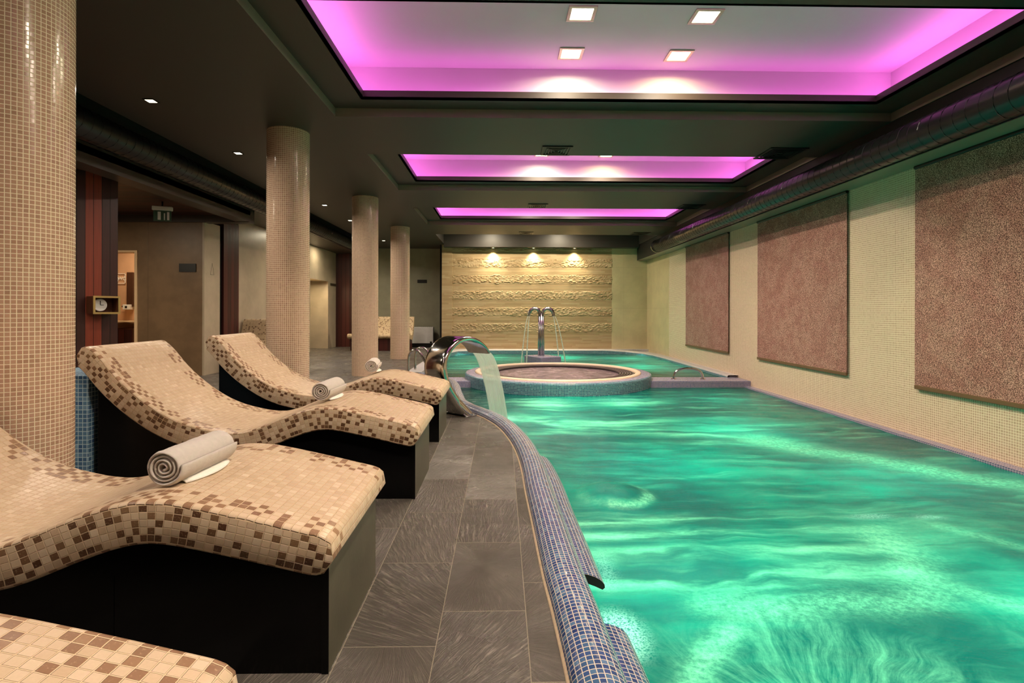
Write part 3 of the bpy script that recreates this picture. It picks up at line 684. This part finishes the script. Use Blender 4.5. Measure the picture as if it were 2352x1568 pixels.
# ------------------------------------------------------------------ towels
def make_towel(label):
    root=empty('rolled_towel',(0,0,0),label,'towel','rolled white towels on the loungers')
    R0=.065; L=.31; turns=4.3; n=260; th=.0105
    def sp(t):
        a=2*PI*turns*(1-t)-PI*.55; r=R0-th*.5-(R0-.012)*t
        return Vector((r*math.cos(a),r*math.sin(a)*(.94)))
    C=[sp(i/n) for i in range(n+1)]; N=[]
    for i in range(n+1):
        d=(C[min(i+1,n)]-C[max(i-1,0)]).normalized(); N.append(Vector((-d.y,d.x)))
    hw=(R0-.012)/turns*.492
    mb=MB(); ny=40
    def P(u,v,side):
        i=round(u*n); y=L*v; c=C[i]; w=hw*side
        e=1-.4*max(0,1-min(v,1-v)/.035)**2
        nz=.0016*noise.noise((i*.13,v*14,side*2))+.0009*noise.noise((i*.9,v*60,side*5))
        p=c+N[i]*(w*e+nz); dy=.006*noise.noise((i*.05,v*.3,9))
        return (p.x,y+dy,p.y)
    mb.grid(lambda u,v:P(u,v,1),n,ny); mb.grid(lambda u,v:P(u,v,-1),n,ny)
    for v in (0,1):
        mb.grid(lambda u,w,v=v:P(u,v,1-2*w) if w in (0,1) else Vector(P(u,v,1-2*w))+Vector((0,(-.004 if v==0 else .004),0)),n,4)
    for u in (0,1): mb.grid(lambda a,w,u=u:P(u,a,1-2*w),ny,2)
    import bmesh
    o=mb.build('towel_roll',towel_mat,root,smooth=True)
    bm=bmesh.new(); bm.from_mesh(o.data); bmesh.ops.remove_doubles(bm,verts=bm.verts,dist=.00005); bmesh.ops.recalc_face_normals(bm,faces=bm.faces); bm.to_mesh(o.data); bm.free()
    # loose hem
    mb=MB()
    mb.grid(lambda u,v:(.018+.055*v*(1-(2*u-1)**2*.5), .04+.25*u, -.058+.010*v*(1-v)*4*.6-.006*v+.003),12,5)
    h=mb.build('loose_hem',towel_hem,root,smooth=True,label='flat white hem sticking out under the roll'); so=h.modifiers.new('s','SOLIDIFY'); so.thickness=.004
    return root
tw=make_towel('large rolled towel on the second lounger, resting over its knee bend nearest the camera')
TS=[((-1.065,1.74,.604),-.06),((-1.115,3.38,.604),-.03),((-1.19,5.0,.598),.12)]
TL=['large rolled white towel lying on the knee bend closest to the camera','rolled white towel on the lounger with the blue plinth','small-looking rolled white towel on the farthest lounger, in front of a column']
for k,(loc,rz) in enumerate(TS):
    o=tw if k==0 else copy_tree(tw)
    o.location=loc; o.rotation_euler=(0,0,rz); o['label']=TL[k]

# ------------------------------------------------------------------ waterfall spout
al=math.radians(50); D=Vector((math.cos(al),math.sin(al))); Wd=Vector((math.sin(al),-math.cos(al)))
SP=[(0.02,.0),(-.03,.06),(-.13,.17),(-.25,.32),(-.32,.46),(-.315,.60),(-.24,.72),(-.12,.795),(.02,.815),(.15,.785),(.26,.72),(.33,.645)]
sw=empty('waterfall_spout',(-.46,5.80,0),'curved stainless steel waterfall spout pouring into the pool','pool waterfall')
cv=resample([tuple(p) for p in catmull(SP,8)],70); n=len(cv)
def ribbon(off,w0,w1,name,mat):
    N=[]
    for i in range(n):
        a=Vector(cv[max(i-1,0)]);b=Vector(cv[min(i+1,n-1)]); d=(b-a).normalized(); N.append(Vector((-d.y,d.x)))
    def thick(t): return .045*(1-t)+.014
    sec=[]
    for q in range(20):
        a=2*PI*q/20; ca,sa=math.cos(a),math.sin(a); sec.append((math.copysign(abs(ca)**.35,ca),math.copysign(abs(sa)**.6,sa)))
    mb=MB()
    def P(u,v):
        i=round(u*(n-1)); t=u; s=sec[round(v*20)%20]; w=(w0+(w1-w0)*t)/2+.045*max(0,1-t*7)
        wa=s[0]*w; nn=s[1]*thick(t); sx=cv[i][0]+N[i].x*nn; z=cv[i][1]+N[i].y*nn
        return (D.x*sx+Wd.x*wa,D.y*sx+Wd.y*wa,max(z,.0))
    mb.grid(P,n-1,20,cv=True)
    mb.face([P(1,k/20) for k in range(20)]); 
    return mb.build(name,mat,sw,smooth=True)
ribbon(0,.27,.33,'curved_neck',steel)
mb=MB(); M=Matrix.Rotation(al,4,'Z'); mb.box(-.08,.12,-.18,.18,.0,.008,M=M); mb.build('base_plate',steel_dull,sw,bevel=.004)
# water sheet
def sheet_mat():
    m=NT('falling_water'); uv=m.uv(); o=m.sep(uv)
    s=m.noise(m.xyz(m.math('MULTIPLY',o[0],40.0),m.math('MULTIPLY',o[1],1.5),0.0),1.0,4)
    tr=m.n('ShaderNodeBsdfTranslucent'); tr.inputs[0].default_value=(.80,.92,.82,1)
    df=m.n('ShaderNodeBsdfDiffuse'); df.inputs[0].default_value=(.80,.86,.76,1)
    a=m.n('ShaderNodeMixShader'); a.inputs[0].default_value=.5; m.t.links.new(tr.outputs[0],a.inputs[1]); m.t.links.new(df.outputs[0],a.inputs[2])
    tp=m.n('ShaderNodeBsdfTransparent'); b=m.n('ShaderNodeMixShader'); m.set(b.inputs[0],m.smooth(s,.3,.7,.55,.2)); m.t.links.new(a.outputs[0],b.inputs[1]); m.t.links.new(tp.outputs[0],b.inputs[2])
    gl=m.n('ShaderNodeBsdfGlossy'); gl.inputs['Roughness'].default_value=.1; c=m.n('ShaderNodeMixShader'); c.inputs[0].default_value=.1
    m.t.links.new(b.outputs[0],c.inputs[1]); m.t.links.new(gl.outputs[0],c.inputs[2]); m.t.links.new(c.outputs[0],m.out.inputs[0]); return m.m
wfm=sheet_mat()
mb=MB()
def SPt(u,v,off):
    t=v; s=.325+.36*t; z=.655-.06*t-.80*t*t; w=(.29-.03*t)*(u-.5)
    s+=off+.004*noise.noise((u*9,v*2,0)); return (-.46+D.x*s+Wd.x*w,5.80+D.y*s+Wd.y*w,max(z,WZ-.02))
mb.grid(lambda u,v:SPt(u,v,0),24,30,lambda u,v:(u,v)); mb.grid(lambda u,v:SPt(u,v,.008),24,30,lambda u,v:(u,v))
o=mb.build('water_sheet',wfm,smooth=True); tag(o,'broad sheet of water falling from the curved steel spout','water',None,'stuff')

# ------------------------------------------------------------------ whirlpool
JC=(1.02,9.96); JR=1.68
jw=empty('whirlpool',(JC[0],JC[1],0),'raised round whirlpool tub with blue mosaic side and cream ring','whirlpool')
MB().lathe([(JR,-1.38),(JR,-.03),(JR-.005,-.012),(JR-.02,0)],n=96,r0=JR).build('outer_wall',blue_small,jw,smooth=False)
MB().lathe([(JR-.02,0),(1.50,0.004)],n=96).build('mosaic_top',purple_mos,jw)
MB().lathe([(1.50,-.02),(1.50,.02),(1.48,.03),(1.42,.03),(1.40,.015),(1.40,-.05)],n=96).build('cream_ring',cream_rim,jw,smooth=True)
MB().lathe([(1.40,-.01),(1.12,-.012),(1.12,-.09),(1.10,-.09),(1.10,-.5)],n=96).build('overflow_channel',simple('dark_channel',(40,34,34),.35),jw)
for k in range(6):
    r=1.375-k*.045; mb=MB(); mb.lathe([(r,-.012),(r,.002),(r-.02,.002),(r-.02,-.012)],n=96); mb.build('overflow_grate_ring',simple('grate_slat',(110,96,94),.35) if k==0 else bpy.data.materials['grate_slat'],jw)
mb=MB(); m=NT('whirlpool_water'); P=m.pos(); nn=m.noise(P,3.5,6,.7); n3=m.noise(P,14,5,.75)
m.principled(m.ramp(m.smooth(m.math('ADD',m.math('MULTIPLY',nn,.6),m.math('MULTIPLY',n3,.4)),.35,.65),[(0,srgb(84,70,82)),(.6,srgb(138,116,126)),(1,srgb(176,152,156))]),.2,0,m.bump(n3,.6,.03))
mb.grid(lambda u,v:((.0001+1.115*v)*math.cos(2*PI*u),(.0001+1.115*v)*math.sin(2*PI*u),-.035+.02*(1-v*v)+.012*noise.noise((3*v*math.cos(2*PI*u),3*v*math.sin(2*PI*u),0))*(1-v)),64,20)
o=mb.build('whirlpool_water',m.m,smooth=True); o.location=(JC[0],JC[1],0); tag(o,'bubbling purple-grey water inside the round whirlpool','water',None,'stuff')
for (a_,r_) in ((2.75,1.0),(2.95,.98)):
    pass

# ------------------------------------------------------------------ fountain behind the whirlpool
FX,FY=.90,12.35
ft=empty('twin_arm_fountain',(FX,FY,0),'tall steel fountain with two curved arms behind the whirlpool','fountain')
mb=MB(); 
for (dx,dy) in ((-.045,0),(.045,0),(0,.06),(0,-.05)): mb.tube([(dx,dy,.0),(dx*.9,dy*.9,.55),(dx*.8,dy*.8,1.06)],.032,14)
mb.build('post',steel_dull,ft,smooth=True)
for sgn in (-1,1):
    pth=[(sgn*.03,0,1.0),(sgn*.045,0,1.10),(sgn*.09,0,1.155),(sgn*.16,0,1.17),(sgn*.225,0,1.14),(sgn*.27,0,1.07),(sgn*.285,0,1.0)]
    pth=[(p.x,0,p.y) for p in catmull([(a,c) for a,b,c in pth],6)]
    MB().tube(pth,.038,14).build('curved_arm',steel_dull,ft,smooth=True)
mb=MB(); mb.box(-.28,.34,-.45,.35,-.6,-.02); M=Matrix.Rotation(.5,4,'Z'); mb=MB(); mb.box(-.27,.27,-.42,.3,-1.3,.10,M=M); mb.build('mosaic_base',purple_mos,ft,bevel=.02)
JL=['thin water jet from the far left arm of the tall fountain, outer stream','thin inner water jet beside the outer stream, falling from the fountain arm over the ladder side','thin inner water jet from the fountain arm on the blinds side','thin outer water jet from the fountain arm on the blinds side']
JL=['outer thin water jet falling from the fountain arm on the ladder side','inner thin water jet falling from the fountain arm on the ladder side','inner thin water jet falling from the fountain arm on the blind side','outer thin water jet falling from the fountain arm on the blind side']
for k,(sx,ex) in enumerate(((-.295,-.46),(-.265,-.34),(.265,.40),(.295,.55))):
    pts=[]
    for i in range(15):
        t=i/14; pts.append((FX+sx+(ex-sx)*(t**.8),FY-.02-.12*t,1.0-1.12*t**1.25))
    o=MB().tube(pts,lambda t:.009+.006*t,8).build('water_jet',wfm,smooth=True); tag(o,JL[k],'water jet','thin jets falling from the tall fountain')

# ------------------------------------------------------------------ rails
gr=MB(); pts=[(3.05,9.58,-.1),(3.06,9.58,-.02),(3.10,9.58,.045),(3.19,9.58,.085),(3.31,9.58,.095),(3.43,9.58,.085),(3.52,9.58,.045),(3.56,9.58,-.02),(3.57,9.58,-.1)]
pc=[(p.x,9.58,p.y) for p in catmull([(a,c) for a,b,c in pts],5)]
e=empty('grab_rail',(0,0,0),'low arched steel grab rail on the mosaic divider','rail')
gr.tube(pc,.021,14).build('rail_bow',steel,e,smooth=True)
for x_ in (3.05,3.57): MB().lathe([(.0,.012),(.04,.012),(.045,0),(.045,-.01)],(x_,9.58,-.085),24).build('mounting_flange',steel,e)
for k,(y_,lab) in enumerate(((9.5,'pool ladder handrail nearer the loungers, bent steel tube'),(10.25,'pool ladder handrail farther from the loungers, bent steel tube'))):
    x0=-1.62
    P_=[(x0,0.0),(x0,.22),(x0+.02,.36),(x0+.09,.42),(x0+.18,.40),(x0+.26,.28),(x0+.40,-.02),(x0+.5,-.25)]
    pc=[(p.x,y_,p.y) for p in catmull(P_,6)]
    o=MB().tube(pc,.02,12).build('ladder_handrail',steel,smooth=True); tag(o,lab,'handrail','pair of pool ladder handrails')

# ------------------------------------------------------------------ blinds
for k,(ya,yb,lab) in enumerate(((10.17,12.54,'brown speckled roller blind farthest along the mosaic wall, beside the far pool'),(6.65,9.0,'middle brown speckled roller blind of the mosaic wall'),(3.15,5.54,'largest-looking brown speckled roller blind, nearest the camera on the mosaic wall'))):
    e=empty('roller_blind',(XW-.03,ya,.32),lab,'roller blind','speckled roller blinds on the mosaic wall'); w=yb-ya
    mb=MB(); mb.box(-.002,.002,0,w,.03,2.27); mb.build('blind_fabric',blind_mat,e)
    mb=MB(); mb.box(-.012,.012,0,w,-.01,.032); mb.build('bottom_rail',blind_rail_mat,e,bevel=.006)
    mb=MB(); mb.tube([(0,0,2.27),(0,w,2.27)],.02,12); mb.build('roller_tube',black_plastic,e)

# ------------------------------------------------------------------ ceiling vents
def vent(x,y,s,lab):
    e=empty('ceiling_vent',(x,y,ZC),lab,'air vent','square dark air vents in the ceiling')
    mb=MB(); h=s/2; t=.03
    mb.box(-h,h,-h,-h+t,-.012,0); mb.box(-h,h,h-t,h,-.012,0); mb.box(-h,-h+t,-h+t,h-t,-.012,0); mb.box(h-t,h,-h+t,h-t,-.012,0); mb.build('vent_frame',black_plastic,e)
    mb=MB()
    for k in range(5):
        q=h-t-.028-k*.032
        if q<.02: break
        for a in (-1,1):
            mb.box(-q,q,a*q-.004,a*q+.004,-.014,-.002); mb.box(a*q-.004,a*q+.004,-q,q,-.014,-.002)
    mb.build('vent_louvres',steel_dull if s<.1 else duct_mat,e)
vent(.66,6.58,.36,'small square air vent beside the lit lamps of the middle light cove')
vent(3.42,6.62,.46,'larger square air vent near the duct, beside the middle light cove')
vent(.66,10.02,.36,'small square air vent just before the far light cove')
vent(3.50,10.02,.42,'air vent near the duct, just before the far light cove')
vent(.60,13.5,.36,'most distant small air vent over the whirlpool')
vent(3.45,13.5,.42,'most distant air vent near the duct end')

# ------------------------------------------------------------------ lamps
lamp_glow=emis('lamp_glow',(255,238,190),14)
small_glow=emis('small_lamp_glow',(255,240,205),8)
def area(name,loc,sx,sy,e,col,rot=(0,0,0),spread=PI):
    l=bpy.data.lights.new(name,'AREA'); l.shape='RECTANGLE'; l.size=sx; l.size_y=sy; l.energy=e; l.color=col; l.spread=spread
    o=bpy.data.objects.new(name,l); COL.objects.link(o); o.location=loc; o.rotation_euler=rot; return o
WARM=(1,.84,.66)
ZT=ZC+.49
def downlight(x,y,lab,e,on=True,col=WARM):
    r=empty('recessed_downlight',(x,y,ZT),lab,'ceiling lamp','square recessed lamps in the light coves')
    mb=MB(); h=.115; t=.028
    mb.box(-h,h,-h,-h+t,-.012,0); mb.box(-h,h,h-t,h,-.012,0); mb.box(-h,-h+t,-h+t,h-t,-.012,0); mb.box(h-t,h,-h+t,h-t,-.012,0); mb.build('lamp_frame',frame_mat,r,bevel=.003)
    mb=MB(); mb.box(-h+t,h-t,-h+t,h-t,-.004,0); mb.build('lamp_panel',lamp_glow,r)
    area('lamp_light',(x,y,ZT-.02),.16,.16,e,col,spread=math.radians(165))
EL=30
downlight(.65,4.44,'lamp of the big near light cove, nearer the camera and over the waterfall',EL)
downlight(1.68,4.46,'lamp of the big near light cove, nearer the camera and toward the blinds',EL)
downlight(.65,5.13,'lamp beside the back edge of the near light cove, toward the columns, pale white',EL*.40,col=(1,.95,.62))
downlight(1.68,5.15,'lamp beside the back edge of the near light cove, toward the blinds, yellow',EL*.42,col=(1,.74,.34))
downlight(.62,8.42,'pale lamp at the back edge of the middle light cove',EL*.34,col=(1,.95,.62))
downlight(1.63,8.43,'yellow lamp at the back edge of the middle light cove',EL*.36,col=(1,.72,.30))
# added fill lamps over the camera and in the far cove; hidden middle-cove row
for (x,y) in ((.65,1.0),(1.68,1.0),(2.9,1.0),(.65,7.6),(1.68,7.6),(.65,11.2),(1.68,11.2)): area('lamp_light',(x,y,ZT-.02),.16,.16,{1.0:58,7.6:70,11.2:40}[y],WARM,spread=math.radians(165))
# small square spots along the columns
for k,y in enumerate([-1.5,.15,1.8,3.46,5.12,6.79,8.45,10.08,11.77,13.4,15.1]):
    x=-3.26
    if k in (4,5,7,8,10):
        nm={4:'largest-looking small ceiling spot, between the large column and the next one',5:'small ceiling spot just before the second column',7:'small ceiling spot between second and third column, bigger-looking of that pair',8:'tiny ceiling spot touching the edge of the third column',10:'most distant tiny ceiling spot, between third and fourth columns'}[k]
        r=empty('ceiling_spot',(x,y,ZC),nm,'ceiling lamp','row of small ceiling spots beside the columns')
        mb=MB(); h=.05; mb.box(-h,h,-h,-h+.012,-.006,0); mb.box(-h,h,h-.012,h,-.006,0); mb.box(-h,-h+.012,-h+.012,h-.012,-.006,0); mb.box(h-.012,h,-h+.012,h-.012,-.006,0); mb.build('spot_frame',black_plastic,r)
        mb=MB(); mb.box(-h+.012,h-.012,-h+.012,h-.012,-.004,0); mb.build('spot_lens',small_glow,r)
    area('spot_light',(x,y,ZC-.02),.08,.08,17,(1,.86,.72),spread=math.radians(150))
# wall spots
for k,x in enumerate((-.25,.93,2.13)):
    nm=('above the ladder side of the stone wall','above the fountain on the stone wall','above the blind side of the stone wall')[k]
    r=empty('wall_spot',(x,15.86,2.955),'small recessed spot lamp '+nm,'ceiling lamp','three spots washing the stone wall')
    MB().lathe([(.0,-.004),(.035,-.004),(.05,-.012),(.055,0)],n=24).build('spot_trim',frame_mat,r)
    l=bpy.data.lights.new('wall_wash','SPOT'); l.energy=95; l.color=(1,.86,.55); l.spot_size=math.radians(95); l.spot_blend=.9; l.shadow_soft_size=.02
    o=bpy.data.objects.new('wall_wash',l); COL.objects.link(o); o.location=(x,15.86,2.93); o.rotation_euler=(math.radians(7),0,0)
    MB().lathe([(0,-.006),(.03,-.006)],n=20).build('spot_lens',lamp_glow,r)
# cove LED strips
MAG=(1,.17,.86)
for k,(a,b) in enumerate(COVES):
    e=[7,9,9,14][k]; L=CX1-CX0-.4; cx=(CX0+CX1)/2; W=b-a-.3; z=ZC+.13
    area('cove_strip',(cx,a+.12,z),L,.04,e*1.5,MAG,(PI,0,0)); area('cove_strip',(cx,b-.12,z),L,.04,e*1.0,MAG,(PI,0,0))
    area('cove_strip',(CX0+.15,(a+b)/2,z),.04,W,e*1.0,MAG,(PI,0,0)); area('cove_strip',(CX1-.12,(a+b)/2,z),.04,W,e*1.0,MAG,(PI,0,0))
# underwater lamps
GRN=(.03,.95,.65)
UE=.54
for (x,y,e) in ((.9,2.6,60),(2.6,2.2,60),(3.2,4.2,60),(1.3,4.6,60),(2.6,6.0,70),(.6,6.4,60),(.62,7.75,40),(1.8,7.9,40),(3.3,8.0,40),(1.5,.6,60),(3.2,.4,60)):
    area('underwater_light',(x,y,-1.2),.5,.5,e*UE,GRN,(PI,0,0))
for (x,y,e) in ((-.6,12.0,40),(3.2,12.0,50),(-.4,14.3,40),(1.6,14.3,50),(3.2,14.0,40)):
    area('underwater_light',(x,y,-1.1),.5,.5,e*UE*1.7,GRN,(PI,0,0))
# restroom and doorway lamps, added lobby fill, recess and side lamps
area('restroom_light',(-6.9,10.2,2.5),.6,.6,26,(1,.78,.52)); area('doorway_light',(-5.3,15.3,1.9),.1,.8,14,(1,.8,.5))

for (x,y,z,e) in ((-6.6,5.6,2.68,44),(-5.0,4.3,2.68,24),(-6.3,7.4,2.68,22)): area('lobby_fill',(x,y,z),.1,.1,e,(1,.84,.62))  # unseen lamps without fixtures, added to brighten the brown wall and planks
for x in (-.3,1.7): area('recess_light',(x,14.9,3.43),.16,.16,66,(1,.86,.62))
for (x,y) in ((-4.7,12.6),(-4.7,14.9)): area('spot_light',(x,y,2.86),.08,.08,12,(1,.86,.62))
# ------------------------------------------------------------------ lobby details
# angled plank wall
M=Matrix.Translation((-4.66,6.70,0))@Matrix.Rotation(math.radians(60),4,'Z')
mb=MB(); mb.box(-1.7,0,0,.12,0,2.72,M=M); t=mb.build('wall_planks',wood_mat); struct(t,'reddish wooden plank wall')
# wooden box with clock, mounted on the planks
cb=empty('clock_box',(0,0,0),'small pale-framed box with a white clock on the wooden plank wall','clock')
cb.matrix_world=Matrix.Translation((-4.755,6.535,1.165))@Matrix.Rotation(math.radians(60),4,'Z')
mb=MB(); mb.box(-.14,.13,-.17,-.01,-.1,-.085); mb.box(-.14,.13,-.17,-.01,.085,.1); mb.box(-.14,-.125,-.17,-.01,-.085,.085); mb.box(.115,.13,-.17,-.01,-.085,.085); mb.box(-.125,.115,-.03,-.01,-.085,.085); mb.build('box_body',box_wood,cb)
mb=MB(); mb.box(-.145,.135,-.18,-.17,-.105,-.083); mb.box(-.145,.135,-.18,-.17,.083,.105); mb.box(-.145,-.123,-.18,-.17,-.083,.083); mb.box(.113,.135,-.18,-.17,-.083,.083); mb.build('front_frame',brass_box,cb)
mb=MB(); mb.lathe([(0,.012),(.07,.012),(.075,0)],n=32); d=mb.build('clock_face',white_plastic,cb); d.rotation_euler=(PI/2,0,0); d.location=(-.045,-.1,0)
mb=MB(); mb.box(-.003,.003,-.002,0,0,.05); mb.box(0,.035,-.002,0,-.003,.003); h=mb.build('clock_hands',black_plastic,cb); h.location=(-.045,-.115,0)
# exit sign
ex=empty('exit_sign',(-5.05,8.2,2.50),'small green exit sign hanging under the wooden ceiling','sign',None,.35)
MB().box(-.13,.13,-.035,.035,.09,.15).build('lamp_case',white_plastic,ex,bevel=.008); MB().box(-.115,.115,-.006,.006,-.07,.09).build('glass_panel',glass_green,ex)
MB().box(-.01,.01,-.01,.01,.15,.22).build('hanger',black_plastic,ex)
mb=MB(); mb.box(-.06,-.02,-.009,-.006,-.05,.07); mb.box(.02,.035,-.009,-.006,-.05,.05); mb.box(.06,.09,-.009,-.006,-.05,.07); mb.build('pictogram',white_plastic,ex)
# WC sign with outline, figure and letters
ws=empty('wc_sign',(-7.585,10.98,1.74),'small white-outlined WC sign with a figure on the orange restroom wall','sign')
glow=simple('white_sign_paint',(250,246,236),.5)
mb=MB(); w,h,t=.10,.10,.008
mb.box(-w,w,-.01,0,-h,-h+t); mb.box(-w,w,-.01,0,h-t,h); mb.box(-w,-w+t,-.01,0,-h,h); mb.box(w-t,w,-.01,0,-h,h); mb.build('sign_outline',glow,ws)
mb=MB(); mb.box(-.065,-.045,-.01,0,-.06,.03); mb.lathe([(0,.0),(.014,.0)],n=14); mb.box(-.07,-.04,-.01,0,-.01,.03); mb.tube([(-.055,-.01,.05),(-.055,0,.05)],.012,12); mb.build('figure_symbol',glow,ws)
def text(s,size,parent,loc,mat,name='lettering',ext=.002):
    c=bpy.data.curves.new(name,'FONT'); c.body=s; c.size=size; c.extrude=ext; c.align_x='CENTER'; c.align_y='CENTER'; c.materials.append(mat)
    o0=bpy.data.objects.new(name,c); me=bpy.data.meshes.new_from_object(o0); me.materials.clear(); me.materials.append(mat); bpy.data.objects.remove(o0); o=bpy.data.objects.new(name,me); COL.objects.link(o); o.parent=parent; o.location=loc; o.rotation_euler=(PI/2,0,0); return o
text('WC',.095,ws,(.03,-.006,-.005),glow)
# restroom objects
t=MB().box(-7.43,-7.31,10.93,11.0,1.18,1.86).build('wall_mirror',simple('brown_mirror',(70,44,30),.2)); tag(t,'narrow dark wall mirror inside the restroom','mirror')
e=empty('soap_dispenser',(-7.42,10.95,1.17),'small white soap dispenser below the restroom mirror','dispenser')
MB().box(-.05,.09,-.08,.05,-.05,.05).build('dispenser_body',white_plastic,e,bevel=.008); MB().box(.0,.04,-.084,-.08,-.02,.02).build('dispenser_window',black_plastic,e); MB().tube([(-.05,-.02,.01),(-.10,-.02,.01)],.012,8).build('soap_lever',black_plastic,e)
e=empty('wash_counter',(-7.5,10.78,.9),'thin pale wash counter inside the restroom','counter'); MB().box(-.28,.45,-.2,.2,-.02,.0).build('counter_top',warm_jamb,e); MB().box(.0,.4,-.15,.2,-.5,-.14).build('cabinet_body',box_wood,e); MB().box(.02,.38,-.165,-.15,-.48,-.16).build('cabinet_door',wood_post,e)
# signs on walls
t=MB().box(-5.47,-5.19,9.335,9.35,1.76,1.90).build('wall_sign',black_plastic); tag(t,'blank black plate on the brown lobby wall','sign')
t=MB().box(-2.62,-2.33,16.985,17.0,1.98,2.08).build('wall_sign',black_plastic); tag(t,'blank black plate on the grey wall above the white wall unit','sign')
t=MB().box(-5.1,-5.085,16.3,17.0,1.86,1.93).build('wall_sign',simple('dark_bronze',(70,60,44),.4)); tag(t,'narrow bronze strip on the wall beside the lit doorway','sign')
ti=empty('toilet_symbol',(-5.055,9.60,1.83),'thin triangle figure etched in a square on the pale pilaster','sign')
mb=MB(); d=simple('etched_line',(110,100,80),.5)
for (a,b,c,e_) in ((-.11,-.095,-.13,.14),(.095,.11,-.13,.14)): mb.box(-.004,.0,a,b,c,e_)
mb.box(-.004,0,-.11,.11,-.13,-.118); mb.build('square_outline',d,ti); 
mb=MB(); mb.tube([(0,-.06,-.1),(0,0,.1),(0,.06,-.1),(0,-.06,-.1)],.006,6); mb.build('triangle_outline',d,ti)
# convector unit
cu=empty('wall_convector',(-2.52,16.75,0),'long white convector unit below the black plate on the grey wall','heater')
MB().box(-.45,.44,-.12,.12,.12,.62).build('unit_casing',white_plastic,cu,bevel=.012); MB().box(-.43,.42,-.10,.10,.0,.12).build('dark_plinth',black_plastic,cu); MB().box(.34,.40,-.125,-.12,.13,.18).build('control_knob',black_plastic,cu)
mb=MB(); 
for k in range(14): mb.box(-.4+k*.058,-.37+k*.058,-.08,.08,.62,.626)
mb.build('top_grille',duct_mat,cu)
# tiled benches
def bench(name,x0,x1,y,lab):
    e=empty(name,((x0+x1)/2,y,0),lab,'bench','mosaic benches by the far walls'); w=(x1-x0)/2
    pr=[(.42,.93),(.36,.94),(.30,.90),(.22,.70),(.10,.50),(0,.43),(-.15,.42),(-.35,.46),(-.45,.47),(-.52,.44),(-.53,.38),(-.47,.34),(-.35,.33),(0,.28),(.16,.36),(.32,.60),(.42,.80)]
    sm=[(p.x,p.y) for p in catmull(pr+[pr[0]],4)]
    L=[0]
    for a,b in zip(sm,sm[1:]): L.append(L[-1]+math.hypot(b[0]-a[0],b[1]-a[1]))
    mb=MB(); n=len(sm)-1
    mb.grid(lambda u,v:(-w+2*w*v,sm[round(u*n)][0],sm[round(u*n)][1]),n,1,lambda u,v:(2*w*v,L[round(u*n)]))
    for x_ in (-w,w): mb.face([(x_,p[0],p[1]) for p in sm[:-1]],[(p[0],p[1]) for p in sm[:-1]])
    mb.build('mosaic_shell',bench_mos,e); MB().box(-w+.05,w-.05,-.4,.3,0,.36).build('dark_base',wood_post,e)
bench('tiled_bench',-5.05,-4.25,10.45,'tiled bench with a curved back against the light wall behind the second column')
bench('tiled_bench',-4.25,-2.55,15.6,'tiled bench with dark red base at the grey back wall, between two columns')

# ------------------------------------------------------------------ world & render settings
w=bpy.data.worlds.new('world'); sc.world=w; w.use_nodes=True; w.node_tree.nodes['Background'].inputs[0].default_value=(.5,.5,.5,1); w.node_tree.nodes['Background'].inputs[1].default_value=.05
sc.view_settings.view_transform='Standard'; sc.view_settings.look='None'; sc.view_settings.gamma=1; sc.view_settings.use_curve_mapping=False
sc.view_settings.exposure=0.14
cy=sc.cycles; cy.use_denoising=True; cy.use_adaptive_sampling=True; cy.adaptive_threshold=.1; cy.adaptive_min_samples=16; cy.max_bounces=5; cy.diffuse_bounces=2; cy.glossy_bounces=2; cy.transparent_max_bounces=6; cy.caustics_reflective=False; cy.caustics_refractive=False; cy.sample_clamp_indirect=6
try: cy.denoiser='OPENIMAGEDENOISE'
except Exception: pass
